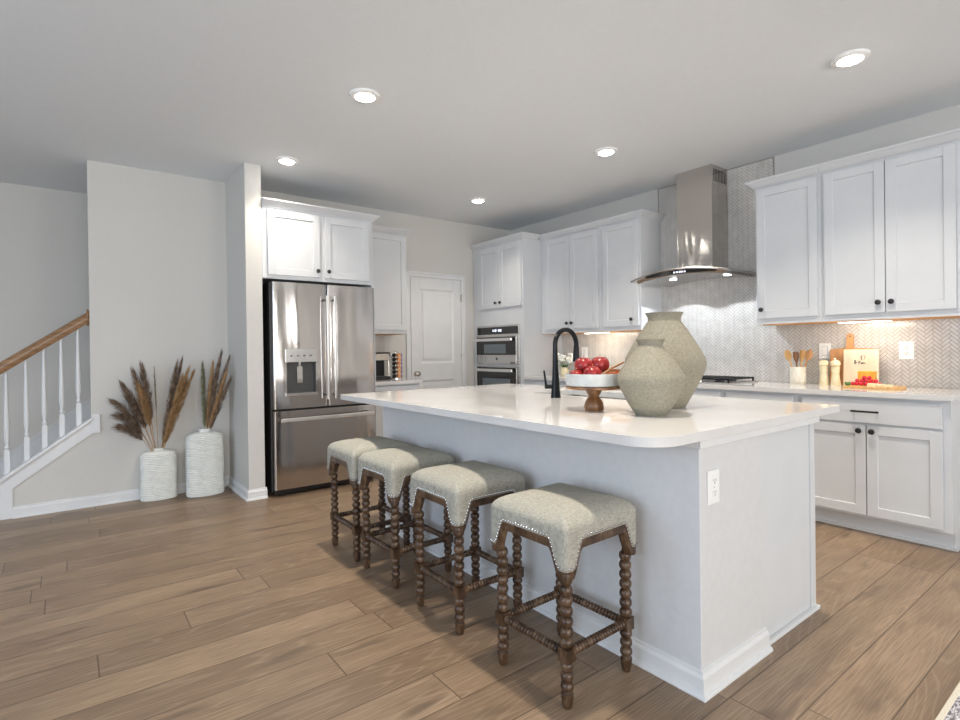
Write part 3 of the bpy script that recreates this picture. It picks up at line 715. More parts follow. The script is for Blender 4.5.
for i in range(9): x = CX0+.03+i*.025; mb.box(x+.013, x+.025, CA0, CA0+.0012, ZC-.14, ZC-.035)
mb.build('chimney', 'steel_chimney', hd, bevel=0)
mb = MB(); mb.box(CX0+.012, HB, CA0+.012, CA1-.012, zc0, ZC-.003); mb.build('chimney_liner', 'dark_grey', hd)

# cooktop
ck = thing('gas_cooktop', 'low gas cooktop with black grates set in the range counter', 'cooktop', (4.32, 2.58, CT))
mb = MB(); mb.box(4.07, 4.57, HA0+.01, HA1-.01, CT, CT+.012); mb.build('steel_tray', 'steel_plain', ck, bevel=.004)
for g in range(3):
    a0 = HA0+.03+g*.285; a1 = a0+.275; mb = MB(); z0, z1 = CT+.030, CT+.042
    for y in (a0+.006, (a0+a1)/2, a1-.006): mb.box(4.13, 4.54, y-.005, y+.005, z0, z1)
    for x in (4.135, 4.24, 4.335, 4.43, 4.535): mb.box(x-.005, x+.005, a0, a1, z0, z1)
    for x in (4.137, 4.533):
        for y in (a0+.006, a1-.006): mb.box(x-.007, x+.007, y-.007, y+.007, CT+.012, z0)
    mb.build('grate', 'black_metal', ck, bevel=.002)
for x, y in ((4.24, 2.29), (4.43, 2.29), (4.335, 2.58), (4.24, 2.87), (4.43, 2.87)):
    mb = MB(); mb.lathe([(.04, 0), (.04, .008), (.03, .010), (.03, .016), (.005, .018)], (x, y, CT+.011), 18); mb.build('burner', 'black_metal', ck, smooth=True)
for i in range(5):
    mb = MB(); mb.lathe([(.016, 0), (.015, .022), (.01, .024)], (4.097, 2.38+i*.10, CT+.012), 14); mb.build('control_knob', 'chrome', ck, smooth=True)

# ------------------------------------------------------------------ under-cabinet lights
for lab, y in (('slim lit under-cabinet light bar above the cutting boards', 1.33), ('slim lit under-cabinet light bar above the fruit bowl', 3.70)):
    t = thing('undercabinet_light', lab, 'light', (4.40, y, 1.375))
    mb = MB(); mb.box(4.37, 4.42, y-.155, y+.155, 1.371, 1.3838); mb.build('housing', 'plastic_white', t)
    mb = MB(); mb.box(4.375, 4.415, y-.15, y+.15, 1.366, 1.371); mb.build('lens', 'led_bar', t)
    area('led_glow', (4.40, y, 1.363), (4.62, y, 1.05), .30, .03, 1.7, (1, .86, .68))
# ------------------------------------------------------------------ recessed ceiling lights
lights = [((1.459, 3.005), 'recessed ceiling light nearest the top centre-left, above the stools'), ((1.435, 4.389), 'recessed ceiling light in front of the refrigerator post'),
          ((3.416, 4.429), 'recessed ceiling light in front of the pantry door and ovens'), ((3.404, 2.749), 'recessed ceiling light between the island and the range hood'),
          ((-1.75, 5.9), 'unseen recessed ceiling light added to brighten the far left stairwell'), ((3.397, 1.081), 'recessed ceiling light at upper right, in front of right wall cabinets'), ((1.459, 1.35), 'recessed ceiling light above the nearest stool')]  # stairwell light is out of view, added to brighten the stair wall and skirt
proto = None
for i, ((x, y), lab) in enumerate(lights):
    if proto is None:
        t = thing('recessed_light', lab, 'ceiling light', (x, y, ZC-.02), 'recessed ceiling lights')
        mb = MB(); mb.lathe([(.057, .012), (.060, .004), (.085, .008), (.092, .0195), (.092, .0198), (.057, .0198)], (x, y, ZC-.02), 32, cap=False); mb.build('trim_ring', 'plastic_white', t, smooth=True)
        mb = MB(); mb.lathe([(.0005, -.010), (.035, -.007), (.052, .001), (.057, .012), (.057, .015), (.0005, .0152)], (x, y, ZC-.02), 28); mb.build('lens', 'lamp', t, smooth=True); proto = t
    else:
        t = copy_tree(proto); t.location = (x, y, ZC-.02); t['label'] = lab
    L = bpy.data.lights.new('downlight', 'AREA'); L.shape = 'DISK'; L.size = .10; L.energy = DOWN*(.5 if y > 4 else 1); L.color = (1, .90, .77); L.spread = math.radians(108)
    lo = bpy.data.objects.new('downlight', L); C.objects.link(lo); lo.location = (x, y, ZC-.028)

# ------------------------------------------------------------------ bar stools
SH = .198      # seat half size
def perim():
    pts = []; r = .022; n = 44
    for side in range(4):
        ang = side*PI/2; ca, sa = math.cos(ang), math.sin(ang)
        # along the side from one corner to the next, local: y=-SH, x from -SH+r .. SH-r
        for i in range(n):
            x = -SH+r+(2*SH-2*r)*i/(n-1); pts.append((x*ca+SH*sa, x*sa-SH*ca, SH-abs(x)))
        for k in range(1, 4):
            a = -PI/2+PI/2*k/4; x, y = SH-r+r*math.cos(a), -SH+r+r*math.sin(a); pts.append((x*ca-y*sa, x*sa+y*ca, 0.))
    return pts
def scal(d):
    t_ = min(1, max(0, (d-.034)/.050)); s_ = t_*t_*(3-2*t_)
    return .474+.096*s_+ .006*math.sin(PI*min(1, max(0, (SH-d)/(SH-.1)))) * 0
PP = perim()
st0 = thing('bar_stool', 'x', 'stool', (0, 0, 0), 'bobbin-leg stools along the island')
mb = MB(); rings = []
def seat_ring(s_, zf):
    return [(x*s_, y*s_, zf(d)) for x, y, d in PP]
rings = [seat_ring(.02, lambda d: .670)]
for q in range(1, 14):
    t_ = PI/2*q/14; rings.append(seat_ring(1.004*math.sin(t_)**.45, lambda d, t_=t_: .600+.050*math.cos(t_)**.8+.020*(1-math.sin(t_)**.9)))
rings.append(seat_ring(1.004, lambda d: .598))
for q in (.3, .6, .85, 1.): rings.append(seat_ring(1.004, lambda d, q=q: .598+(scal(d)-.598)*q))
rings.append(seat_ring(.975, lambda d: scal(d))); rings.append(seat_ring(.965, lambda d: scal(d)+.02)); rings.append(seat_ring(.5, lambda d: .60)); rings.append(seat_ring(.02, lambda d: .60))
mb.loft(rings); mb.build('seat_cushion', 'linen', st0, smooth=True)
mb = MB(); rings = []
zlow = lambda d: scal(d)-.031
for s_, zf in ((.972, lambda d: scal(d)+.012), (1.0, lambda d: scal(d)+.003), (1.006, lambda d: scal(d)-.004), (.992, lambda d: scal(d)-.010), (1.0, lambda d: scal(d)-.018), (.995, zlow), (.90, zlow), (.895, lambda d: scal(d)+.03)):
    rings.append(seat_ring(s_, zf))
rings.append(rings[0])
mb.loft(rings, cap=False); mb.build('apron', 'stool_wood', st0, smooth=True)
# nailheads
mb = MB(); L = [Vector((x*1.006, y*1.006, scal(d)+.008)) for x, y, d in PP]; L.append(L[0]); acc = 0.; nxt = 0.
for i in range(len(L)-1):
    seg = (L[i+1]-L[i]).length
    while nxt <= acc+seg:
        p = L[i].lerp(L[i+1], (nxt-acc)/max(seg, 1e-9)); mb.ball(tuple(p), .0050, 6); nxt += .0140
    acc += seg
mb.build('nailhead_trim', 'nail', st0, smooth=True)
def bead_profile():
    pr = [(.010, .0), (.015, .004), (.020, .03), (.022, .05), (.0135, .056)]
    z = .056
    def beads(z0, n, pt):
        out = []
        for k in range(n):
            for q in range(9): a = PI*q/8; out.append((.0125+.0105*max(0, math.sin(a))**.55, z0+pt*(k+q/8)))
        return out
    pr += beads(.058, 3, .0345); return pr, beads
prl, beads = bead_profile()
for sx, sy in ((-1, -1), (-1, 1), (1, 1), (1, -1)):
    c = (sx*.163, sy*.163); mb = MB(); mb.lathe(prl, (*c, 0), 16)
    mb.lathe([(.010, .158)]+beads(.205, 7, .0353)+[(.012, .46)], (*c, 0), 16)
    b = .0215; mb.box(c[0]-b, c[0]+b, c[1]-b, c[1]+b, .160, .206); mb.build('leg', 'stool_wood', st0, smooth=True)
for k in range(4):
    mb = MB(); prof = [(.006, -.146)]; n = 19; pt = .289/n
    for i in range(n):
        for q in range(5): a = PI*q/4; prof.append((.0090+.0075*max(0, math.sin(a))**.55, -.1445+pt*(i+q/4)))
    ax = 'x' if k < 2 else 'y'; o_ = (.163 if k % 2 else -.163)
    mb.lathe(prof, (0, o_, .184) if ax == 'x' else (o_, 0, .184), 12, axis=ax); mb.build('stretcher', 'stool_wood', st0, smooth=True)
stools = [(1.4845, 1.427, .02, 'linen upholstered stool with bobbin legs, nearest the camera'), (1.480, 2.032, -.01, 'linen upholstered stool with bobbin legs, second from the camera along the island'),
          (1.478, 2.602, .015, 'linen upholstered stool with bobbin legs, third from the camera along the island'), (1.478, 3.052, -.01, 'linen upholstered stool with bobbin legs, farthest from the camera near the refrigerator')]
for i, (x, y, r, lab) in enumerate(stools):
    t = st0 if i == 0 else copy_tree(st0); t.location = (x, y, 0); t.rotation_euler = (0, 0, r); t['label'] = lab

# ------------------------------------------------------------------ things on the island
def pot(label, c, prof, seg=40, group=None):
    t = thing('ceramic_vase', label, 'vase', c, group); mb = MB(); mb.lathe(prof, c, seg, cap=False); mb.build('body', 'ceramic_sand', t, smooth=True); return t
def inner(prof, th=.008):       # outer profile then back down the inside
    return [(.001, prof[0][1])]+prof+[(r-th, z) for r, z in reversed(prof[-4:])]+[(.02, prof[-5][1])]
c = (1.974, 1.371, IZ)
pot('smaller sand-coloured angular vase standing in front on the island', c, inner([(.064, 0), (.068, .004), (.099, .055), (.127, .112), (.137, .138), (.140, .154), (.137, .168), (.121, .196), (.085, .250), (.054, .288), (.051, .293), (.051, .304), (.057, .316), (.060, .322)]))
c = (2.283, 1.507, IZ)
pot('larger sand-coloured angular vase standing behind the smaller one', c, inner([(.090, 0), (.094, .005), (.121, .055), (.161, .130), (.181, .178), (.187, .206), (.181, .236), (.158, .283), (.116, .352), (.080, .406), (.075, .412), (.076, .430), (.085, .446), (.088, .452)]))
# cake stand and bowl
c = (1.931, 1.647, IZ)
t = thing('pedestal_stand', 'turned wooden pedestal stand holding the fruit bowl on the island', 'stand', c)
mb = MB(); mb.lathe([(.040, 0), (.044, .008), (.045, .022), (.038, .044), (.026, .060), (.022, .064), (.026, .070), (.036, .086), (.037, .094), (.030, .100)], c, 24); mb.build('stem', 'acacia', t, smooth=True)
mb = MB(); mb.lathe([(.06, .099), (.122, .100), (.127, .104), (.127, .110), (.12, .113)], c, 40); mb.build('plate', 'acacia', t, smooth=True)
cb = (c[0], c[1], IZ+.113)
t = thing('fruit_bowl', 'straight-sided white ceramic bowl filled with red apples', 'bowl', cb)
mb = MB(); mb.lathe([(.001, 0), (.115, 0), (.124, .004), (.128, .02), (.131, .052), (.131, .057), (.126, .058), (.124, .052), (.120, .01), (.001, .009)], cb, 44, cap=False); mb.build('body', 'bowl_white', t, smooth=True)
def px_of(x, y): return (x, y)
rtv = Vector((math.cos(yaw), math.sin(yaw), 0)); fwv = Vector((-math.sin(yaw), math.cos(yaw), 0))
def apple(label, dx, df, z, r, m='apple_skin', rot=0.):
    p = Vector(c)+rtv*dx+fwv*df; p.z = cb[2]+z
    t = thing('red_apple', label, 'apple', (p.x, p.y, p.z-r*.88), 'apples in the white bowl')
    mb = MB(); n = 18; prof = []
    for i in range(n+1):
        a = PI*i/n; rr = r*(math.sin(a)**.85)*(1+.05*math.cos(a)); zz = -r*.9*math.cos(a)
        if i > n-4: zz -= r*.16*(i-(n-4))/4*((i-(n-4))/4)
        prof.append((max(rr, .0005), zz))
    mb.lathe(prof, tuple(p), 24); mb.build('flesh', m, t, smooth=True)
    mb = MB(); mb.tube([(p.x, p.y, p.z+r*.68), (p.x+.002, p.y, p.z+r*.95), (p.x+.006, p.y+.002, p.z+r*1.08)], .0016, 6); mb.build('stem', 'twig', t)
    tilt = Matrix.Rotation(rot, 4, 'X') @ Matrix.Rotation(rot*.6, 4, 'Y'); t.rotation_euler = tilt.to_euler()
apple('red apple on top of the fruit pile, left', -.046, 0., .097, .042)
apple('red apple on top of the fruit pile, right', .032, .01, .098, .044)
apple('speckled dark red apple at the front of the pile', -.022, -.076, .060, .040)
apple('small red apple low at the left side of the bowl', -.084, -.02, .047, .034)
apple('rust orange apple low at the right side of the bowl', .086, -.015, .050, .034, 'apple_rust')
apple('red apple low at the back of the bowl', .0, .078, .050, .038)
apple('red apple in the bottom middle of the bowl', 0, .005, .044, .034)
for i, (p0, p1) in enumerate((((.015, -.112, .060), (.122, -.06, .108)), ((.045, -.10, .070), (.108, -.05, .072)))):
    a = Vector(c)+rtv*p0[0]+fwv*p0[1]; b_ = Vector(c)+rtv*p1[0]+fwv*p1[1]; a.z = cb[2]+p0[2]; b_.z = cb[2]+p1[2]
    mb = MB(); mb.tube([a, a.lerp(b_, .5)+Vector((0, 0, .003)), b_], .0045, 7)
    tag(recenter(mb.build('cinnamon_stick', 'twig', smooth=True)), ['cinnamon stick pointing up out of the right side of the bowl', 'shorter cinnamon stick lying low across the right bowl rim'][i], 'cinnamon stick', 'cinnamon sticks in the bowl')
# faucet
c = (2.272, 2.225, IZ)
t = thing('kitchen_faucet', 'tall matte black pull-down faucet with gooseneck spout on the island', 'faucet', c)
mb = MB(); mb.lathe([(.030, 0), (.030, .006), (.0285, .012), (.0255, .05), (.020, .12), (.0165, .19), (.015, .25)], c, 24); mb.build('body', 'black_metal', t, smooth=True)
R_ = .091; zc_ = IZ+.308; pts = [(c[0], c[1], IZ+.24), (c[0], c[1], IZ+.27)]
for k in range(19): a = PI-PI*k/18*1.04; pts.append((c[0]+R_+R_*math.cos(a), c[1], zc_+R_*math.sin(a)))
mb = MB(); mb.tube(pts, .0145, 14); mb.build('spout', 'black_metal', t, smooth=True)
e = Vector(pts[-1]); dr_ = (Vector(pts[-1])-Vector(pts[-2])).normalized()
mb = MB(); mb.tube([e-dr_*.01, e+dr_*.01, e+dr_*.05, e+dr_*.085, e+dr_*.09], lambda q: .0155+.006*min(1, q*1.3), 14); mb.build('spray_head', 'black_metal', t, smooth=True)
mb = MB(); hb = Vector((c[0], c[1], IZ+.065)); hd_ = (-rtv).normalized()
mb.tube([hb+hd_*.018, hb+hd_*.064], .013, 12); p = hb+hd_*.055
mb.tube([p, p+Vector((0, 0, .03))+hd_*.004, p+Vector((0, 0, .095))+hd_*.012], lambda q: .0075-.002*q, 10); mb.build('handle', 'black_metal', t, smooth=True)

# ------------------------------------------------------------------ things on the range counter
# flowers in a small vase behind the faucet
c = (4.38, 4.15, CT)
t = thing('flower_vase', 'small glazed vase holding white flowers on the back counter', 'vase', c)
mb = MB(); mb.lathe([(.001, 0), (.035, 0), (.045, .02), (.047, .05), (.036, .08), (.038, .09), (.034, .09), (.030, .075), (.001, .02)], c, 22, cap=False); mb.build('body', 'cream_ceramic', t, smooth=True)
fl = thing('flower_bunch', 'bunch of white flowers with green leaves in the small back vase', 'flowers', (c[0], c[1], CT+.05))
for i in range(7):
    a = i*2.4; rr = .062 if i else 0; q = (c[0]+rr*math.cos(a), c[1]+rr*math.sin(a)*1.3, CT+.185+.028*math.sin(i*1.7))
    mb = MB()
    for k in range(16):
        u_ = random.uniform(-1, 1); th = random.uniform(0, 2*PI); s_ = math.sqrt(1-u_*u_); mb.ball((q[0]+.030*s_*math.cos(th), q[1]+.030*s_*math.sin(th), q[2]+.028*u_), .015, 8)
    mb.build('blossom', 'petal_white', fl, smooth=True)
    mb = MB(); mb.tube([(c[0], c[1], CT+.03), ((c[0]+q[0])/2, (c[1]+q[1])/2, CT+.12), q], .002, 5); mb.build('stem', 'leaf_green', fl)
for i in range(9):
    a = i*.7; d_ = Vector((math.cos(a), math.sin(a), 0)); s_ = Vector((-math.sin(a), math.cos(a), 0)); b0 = Vector((c[0], c[1], CT+.095))+d_*.02
    mb = MB(); z_ = Vector((0, 0, 1)); L_ = .075
    rr_ = []
    for q in range(6): tq = q/5; wv = .017*math.sin(PI*min(.98, tq+.04)); ctr = b0+d_*L_*tq+z_*(.05*tq-.03*tq*tq); rr_.append([tuple(ctr-s_*wv), tuple(ctr+z_*.003), tuple(ctr+s_*wv), tuple(ctr-z_*.001)])
    mb.loft(rr_); mb.build('leaf', 'leaf_green', fl, smooth=True)
# crock with utensils
c = (4.50, 1.80, CT)
t = thing('utensil_crock', 'speckled cream crock holding wooden utensils', 'crock', c)
mb = MB(); mb.lathe([(.001, 0), (.050, 0), (.054, .006), (.055, .06), (.055, .118), (.057, .124), (.057, .132), (.052, .133), (.050, .12), (.049, .012), (.001, .010)], c, 28, cap=False); mb.build('body', 'crock_ceramic', t, smooth=True)
def utensil(name, label, da, tip_z, lean, m, head):
    b0 = Vector((c[0]+.0, c[1]-da*.15, CT+.03)); tip = Vector((c[0]+lean, c[1]-da, CT+tip_z)); ax = (tip-b0).normalized()
    mb = MB(); mb.tube([b0, b0.lerp(tip, .62)], .0055, 8)
    s0 = b0.lerp(tip, .60); L_ = (tip-s0).length; sd = Vector((0, 1, 0)); sd = (sd-ax*sd.dot(ax)).normalized(); nn = ax.cross(sd)
    rings = []
    for q in range(9):
        tq = q/8
        if head == 'spoon': wv = .006+.021*math.sin(PI*max(0, (tq-.12)/.88))**.7 if tq > .12 else .006
        else: wv = .006+.016*min(1, tq*2)
        if tq == 1: wv = .008 if head == 'spoon' else .018
        p = s0+ax*L_*tq; rings.append([tuple(p+sd*wv*math.cos(k*PI/4)+nn*.004*math.sin(k*PI/4)) for k in range(8)])
    mb.loft(rings); tag(recenter(mb.build(name, m, smooth=True)), label, 'utensil', 'utensils in the crock')
utensil('wooden_spoon', 'wooden spoon leaning left out of the crock', -.085, .265, .0, 'light_wood', 'spoon')
utensil('wooden_spoon', 'wooden spoon leaning right out of the crock', .085, .265, .015, 'brown_board', 'spoon')
utensil('wooden_spatula', 'flat wooden spatula standing upright right of centre in the crock', .03, .262, .02, 'light_wood', 'flat')
utensil('slotted_server', 'dark slotted server standing in the middle of the crock', -.012, .250, -.01, 'acacia', 'flat')
# mills
def mill(lab, x, y, s_):
    s_ *= 1.0; zq = 1.12; c = (x, y, CT); t = thing('pepper_mill', lab, 'mill', c, 'cream mills on the counter'); mb = MB()
    mb.lathe([(.031*s_, 0), (.032*s_, .01), (.028*s_, .05), (.024*s_, .08), (.027*s_, .112), (.030*s_, .133), (.022*s_, .141)], c, 22); mb.build('base', 'cream_ceramic', t, smooth=True)
    mb = MB(); mb.lathe([(.022*s_, .141), (.031*s_, .148), (.033*s_, .162), (.028*s_, .177), (.014*s_, .186), (.004, .188)], c, 22); h = mb.build('head', 'cream_ceramic', t, smooth=True)
    mb = MB(); mb.ball((x, y, CT+.194), .007, 10); mb.build('finial', 'nickel', h, smooth=True)
mill('cream pepper mill, the one beside the utensil crock', 4.50, 1.622, 1.)
mill('cream pepper mill, the one against the brown board', 4.50, 1.545, 1.0)
# brown paddle board leaning on the tiles
def tilt_board(name, lab, cat, outline, th, x0, tilt, m, parts=None):
    mb = MB()
    def f(a, b, d): return (x0+d+b*math.sin(tilt), a, CT+.001+b*math.cos(tilt)+(-d*math.sin(tilt)) + th*math.sin(tilt))
    mb.prism(outline, 0, th, f); o = mb.build(name, m, bevel=.003); recenter(o); tag(o, lab, cat); return o, f
o, f = tilt_board('paddle_board', 'brown wooden paddle cutting board with handle leaning on the tiles', 'cutting board',
    [(1.335, 0), (1.615, 0), (1.615, .262), (1.515, .274), (1.508, .29), (1.508, .362), (1.502, .376), (1.49, .382), (1.476, .380), (1.466, .370), (1.463, .358), (1.463, .29), (1.456, .274), (1.335, .268)], .018, 4.582, .07, 'brown_board')
mb = MB(); mb.prism([(1.4855+.007*math.cos(q*PI/5), .360+.007*math.sin(q*PI/5)) for q in range(10)], -.0006, .0004, f)
mb.build('hang_hole', 'slot', o)
o, f = tilt_board('serving_board', 'pale wooden board with small black lettering leaning in front of brown board', 'cutting board', [(1.294, 0), (1.512, 0), (1.512, .262), (1.294, .262)], .014, 4.545, .055, 'pale_board')
# small illegible black lettering as the photograph shows it
mb = MB()
def stroke(pts, wd=.0032):
    for i in range(len(pts)-1):
        (a0, b0), (a1, b1) = pts[i], pts[i+1]; L_ = math.hypot(a1-a0, b1-b0) or 1; nx, nz = -(b1-b0)/L_*wd/2, (a1-a0)/L_*wd/2
        mb.prism([(a0+nx, b0+nz), (a1+nx, b1+nz), (a1-nx, b1-nz), (a0-nx, b0-nz)], -.0008, 0, f)
A = 1.440; B = .190
def g(pts, wd=.0032): stroke([(A-x, B+z) for x, z in pts], wd)
g([(.040, 0), (.040, .026)], .005); g([(.040, .026), (.049, .026)]); g([(.040, .013), (.048, .013)]); g([(.040, 0), (.049, 0)])
g([(.054, .026), (.066, .026), (.058, 0)])
g([(.0, -.034), (.0, -.006), (.008, -.010), (.002, -.020), (.011, -.027), (.0, -.034)], .004); g([(.011, -.024), (.020, -.018)])
g([(.026, -.036), (.027, -.012), (.034, -.014), (.034, -.022), (.027, -.024)], .004); g([(.038, -.034), (.044, -.022), (.044, -.034)], .004); g([(.049, -.034), (.049, -.022), (.056, -.024), (.056, -.034)], .004); g([(.060, -.022), (.066, -.034)], .004)
mb.build('lettering', 'ink', o)
# flat board with cheese, fruit
c = (4.40, 1.30, CT)
t = thing('cheese_board', 'flat light wooden serving board with grip slot lying on the counter', 'cutting board', c)
mb = MB(); zb = CT; mb.prism([(4.27, 1.425), (4.27, 1.175), (4.29, 1.125), (4.33, 1.105), (4.43, 1.105), (4.47, 1.125), (4.49, 1.175), (4.49, 1.425)], zb, zb+.014); mb.build('board', 'light_wood', t, bevel=.003)
mb = MB(); mb.prism([(4.34+.045*math.cos(q*PI/6)+.04, 1.128+.010*math.sin(q*PI/6)) for q in range(12)], zb+.0141, zb+.0146); mb.build('grip_slot', 'slot', t)
ZB = CT+.014
mb = MB(); mb.box(4.43, 4.484, 1.285, 1.385, ZB, ZB+.098); tag(recenter(mb.build('cheese_block', 'cheese_orange', bevel=.004)), 'orange block of cheese standing on the cheese board', 'cheese')
n = 0
for (x, y, z) in [(4.36, 1.41, 0), (4.36, 1.385, 0), (4.355, 1.358, 0), (4.36, 1.332, 0), (4.358, 1.305, 0), (4.36, 1.278, 0), (4.385, 1.397, 0), (4.385, 1.37, 0), (4.385, 1.343, 0), (4.385, 1.316, 0), (4.385, 1.29, 0), (4.385, 1.262, 0),
                  (4.37, 1.385, .022), (4.372, 1.358, .022), (4.37, 1.331, .022), (4.372, 1.303, .022), (4.37, 1.276, .022), (4.373, 1.344, .042), (4.372, 1.316, .042)]:
    mb = MB(); mb.ball((x, y-.018, ZB+.0133+z), .0135, 12)
    o = recenter(mb.build('red_grape', 'berry_red', smooth=True)); tag(o, 'small shiny red grape in the cluster on the cheese board', 'grape', 'red grapes on the cheese board')
mb = MB()
for k in range(7): a = k*.9; mb.ball((4.318+.010*math.cos(a), 1.408+.010*math.sin(a), ZB+.010+.004*(k % 3)), .010, 8, (1, 1, .9))
tag(recenter(mb.build('herb_sprig', 'leaf_green', smooth=True)), 'dark green herb sprig at the left end of the cheese board', 'herb')
for k in range(5):
    mb = MB(); y = 1.285-k*.028; mb.prism([(4.285, y), (4.335, y), (4.335, y-.026), (4.285, y-.026)], ZB, ZB+.022-.0015*k)
    tag(recenter(mb.build('cheese_slice', 'cheese_pale', bevel=.002)), ['pale cheese slice nearest the grapes on the board', 'second pale cheese slice from the grapes', 'middle slice of the five pale cheese slices', 'fourth pale cheese slice from the grapes', 'pale cheese slice nearest the grip slot of the board'][k], 'cheese', 'cheese slices on the board')

# ------------------------------------------------------------------ coffee nook
c = (2.62, 5.06, CT)
t = thing('coffee_machine', 'black and silver coffee machine beside the refrigerator in the nook', 'coffee machine', c)
mb = MB(); mb.box(2.50, 2.690, 5.02, 5.26, CT, CT+.03); mb.box(2.50, 2.690, 5.16, 5.26, CT+.03, CT+.24); mb.box(2.50, 2.690, 5.02, 5.26, CT+.235, CT+.285); mb.build('body', 'black_plastic', t, bevel=.01)
mb = MB(); mb.box(2.505, 2.668, 5.006, 5.02, CT+.20, CT+.270); mb.box(2.655, 2.680, 5.006, 5.02, CT+.03, CT+.20); mb.build('silver_front', 'nickel', t, bevel=.004)
mb = MB(); mb.box(2.51, 2.65, 5.03, 5.15, CT+.03, CT+.036); mb.build('drip_tray', 'dark_grey', t)
c = (2.775, 5.07, CT)
t = thing('coffee_pod_tower', 'rotating rack of colourful coffee pods in the nook', 'pod rack', c)
mb = MB(); mb.lathe([(.07, 0), (.07, .006), (.006, .008), (.006, .285), (.02, .290), (.002, .295)], c, 22); mb.build('frame', 'chrome', t, smooth=True)
for col in range(7):
    a = -PI/2+col*2*PI/7+.12; m = ['pod_orange', 'pod_blue', 'plastic_white', 'pod_orange', 'pod_blue', 'plastic_white', 'black_plastic'][col]
    for k in range(6):
        p = Vector((c[0]+.020*math.cos(a), c[1]+.020*math.sin(a), CT+.035+k*.044)); q = Vector((c[0]+.066*math.cos(a), c[1]+.066*math.sin(a), CT+.030+k*.044))
        mb = MB(); mb.tube([p, q, q+(q-p).normalized()*.003], lambda s_: .015+.006*s_, 12); mb.build('coffee_pod', m, t, smooth=True)

# ------------------------------------------------------------------ floor vases and dried plumes
def floor_vase(lab, cx, cy, wx, wy, H, neck):
    c = (cx, cy, 0); t = thing('floor_vase', lab, 'vase', c); mb = MB(); rings = []; seg = 56; n = int(H/.0028)
    for i in range(n+1):
        z = H*i/n; u = z/H
        if u < .03: s_ = .94+.06*(u/.03)**.5
        elif u < .84: s_ = 1.
        elif u < .955: q = (u-.84)/.115; s_ = neck+(1-neck)*math.sqrt(max(0, 1-q**2.2))
        else: s_ = neck*(1.0 if u < .985 else 1.06)
        ring = []
        for k in range(seg):
            a = 2*PI*k/seg; rib = .0032*math.sin(2*PI*z/.0145+.9*math.sin(3*a)+.6*math.sin(7*a+z*20)) if u < .93 else 0
            ca, sa = math.cos(a), math.sin(a); e_ = .75
            x = (abs(ca)**e_)*math.copysign(1, ca)*(wx*s_+rib); y = (abs(sa)**e_)*math.copysign(1, sa)*(wy*(s_ if s_ > .999 else s_**.8)+rib)
            ring.append((cx+x, cy+y, z))
        rings.append(ring)
    ins = [[(cx+(x-cx)*.85, cy+(y-cy)*.85, H-.001) for x, y, z in rings[-1]], [(cx+(x-cx)*.8, cy+(y-cy)*.8, H-.03) for x, y, z in rings[-1]]]
    mb.loft(rings+ins); mb.build('body', 'ceramic_rib', t, smooth=True); return t
V1 = (.597, 5.205, .425); V2 = (.930, 5.10, .565)
floor_vase('shorter ribbed white ceramic floor vase, left one', V1[0], V1[1], .135, .068, V1[2], .28)
floor_vase('taller ribbed white ceramic floor vase, right one in the corner', V2[0], V2[1], .147, .078, V2[2], .30)
def plume(base, tip, lab, m, group, droop=.0, full=.035, nh=420, hl=.045, start=.42):
    b0 = Vector(base); T = Vector(tip); mid = b0.lerp(T, .5)+Vector((0, 0, .03+droop*.5))
    root = thing('dried_plume', lab, 'dried grass', tuple(b0), group)
    P = lambda t_: b0*(1-t_)**2+mid*2*t_*(1-t_)+T*t_**2+Vector((0, 0, -droop*t_**3))
    mb = MB(); mb.tube([P(i/10) for i in range(11)], lambda q: .0028-.0015*q, 5); mb.build('stem', 'plume_gold', root)
    mb = MB()
    for i in range(nh):
        t_ = start+(1-start)*random.random(); p = P(t_); ax = (P(min(1.02, t_+.02))-P(t_-.02)).normalized()
        th = random.uniform(0, 2*PI); u = ax.orthogonal().normalized(); v = ax.cross(u); rad = u*math.cos(th)+v*math.sin(th)
        env = math.sin(PI*min(1, max(.05, (t_-start)/(1-start)*.85+.12)))**.6
        L_ = hl*(.6+.8*random.random()); e = p+ax*L_+rad*full*env*random.uniform(.3, 1)+Vector((0, 0, -(.012+droop*.5)*random.random()))
        m1 = p.lerp(e, .5)+rad*full*env*.2; wv = ax.cross(rad).normalized()*.0016; k = len(mb.v)
        mb.v += [tuple(p-wv*.6), tuple(p+wv*.6), tuple(m1-wv+rad*.001), tuple(m1+wv), tuple(e)]
        mb.f += [(k, k+1, k+3, k+2), (k+2, k+3, k+4)]
    o = mb.build('seed_head', m, root); return root
g1, g2 = 'plumes in the shorter vase', 'plumes in the taller vase'
b1 = (V1[0], V1[1], V1[2]-.10); b2 = (V2[0], V2[1], V2[2]-.12)
def jit(b, dx): return (b[0]+dx, b[1]+random.uniform(-.008, .008), b[2])
def ty(y): return min(y, 5.25)
left = [((.300, 5.12, .90), .07, 'plume_brown'), ((.335, 5.16, .80), .08, 'plume_brown'), ((.36, 5.13, .985), .04, 'plume_brown'), ((.40, 5.18, .90), .06, 'plume_brown'), ((.34, 5.08, .70), .06, 'plume_brown'),
        ((.43, 5.14, 1.07), .02, 'plume_brown'), ((.49, 5.19, 1.085), .0, 'plume_brown'), ((.46, 5.10, .96), .03, 'plume_gold')]
for i, (tp, dr__, m) in enumerate(left): plume(jit(b1, -.006), tp, ['outermost brown plume drooping far left from the shorter vase', 'brown plume sagging under the outermost one at left', 'brown plume arching left at mid height from the shorter vase', 'short brown plume in the middle of the left bunch', 'lowest drooping brown plume of the left bunch', 'upright dark plume at the top of the left bunch', 'tall straight plume inside the left bunch', 'golden plume low in the centre of the left bunch'][i], m, g1, dr__, .058, 620, .075)
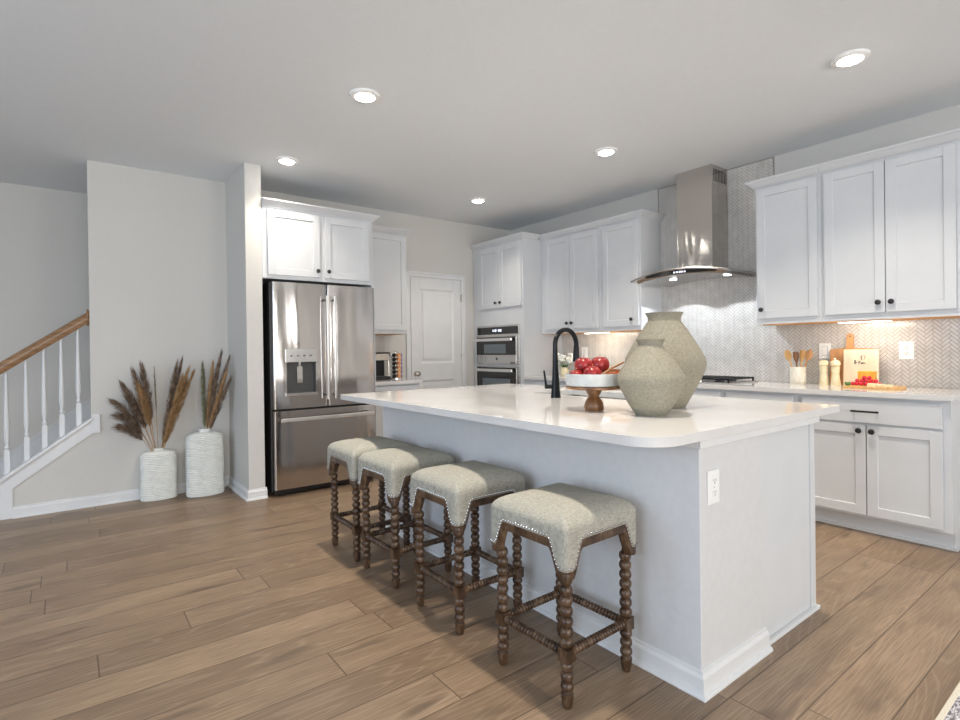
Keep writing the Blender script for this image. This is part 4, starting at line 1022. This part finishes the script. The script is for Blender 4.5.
plume(jit(b1, 0), (.575, 5.2, 1.08), 'single slim greenish plume standing upright in the middle of the shorter vase', 'plume_green', g1, 0, .010, 130, .045, .5)
right = [((.735, 5.16, 1.12), 'plume_brown', 'tallest dark plume of the right bunch in the shorter vase'), ((.775, 5.2, 1.13), 'plume_brown', 'dark plume right beside the tallest one in the shorter vase'), ((.81, 5.12, 1.06), 'plume_gold', 'golden plume leaning right from the shorter vase'),
         ((.85, 5.15, 1.03), 'plume_gold', 'outermost golden plume leaning right toward the taller vase'), ((.76, 5.1, 1.00), 'plume_gold', 'golden plume in front of the right bunch'), ((.80, 5.2, .95), 'plume_brown', 'short brown plume low in the right bunch')]
for tp, m, lab in right: plume(jit(b1, .008), tp, lab, m, g1, 0, .036, 640, .065, .18)
tall = [((1.06, 5.06, 1.20), 'plume_brown', 'tallest wispy plume of the taller vase'), ((1.13, 5.10, 1.15), 'plume_brown', 'dark plume leaning right toward the corner wall'), ((1.00, 5.10, 1.10), 'plume_gold', 'golden plume in the middle of the taller vase'),
        ((.92, 5.08, 1.09), 'plume_green', 'slim greenish plume leaning slightly left from the taller vase'), ((1.09, 5.03, 1.03), 'plume_gold', 'golden plume low on the right of the taller vase'), ((1.12, 5.05, .96), 'plume_brown', 'short brown plume spreading right from the taller vase'), ((1.04, 5.12, 1.08), 'plume_brown', 'brown plume behind the golden one in the taller vase')]
for tp, m, lab in tall: plume(jit(b2, .004), tp, lab, m, g2, 0, .034, 600, .065, .18)

# ------------------------------------------------------------------ rug
t = thing('area_rug', 'grey woven rug with cream edge at the lower right corner', 'rug', (3.2, -.6, 0))
mb = MB(); mb.prism(rrect(1.98, 3.9, -1.9, .468, (.02,)*4), 0, .012); mb.build('pile', 'rug_pile', t)
mb = MB(); mb.box(1.962, 3.918, .462, .482, 0, .013); mb.box(1.962, 3.918, -1.92, -1.90, 0, .013); mb.box(1.962, 1.98, -1.90, .462, 0, .013); mb.box(3.9, 3.918, -1.90, .462, 0, .013); mb.build('binding', 'rug_cream', t, bevel=.004)
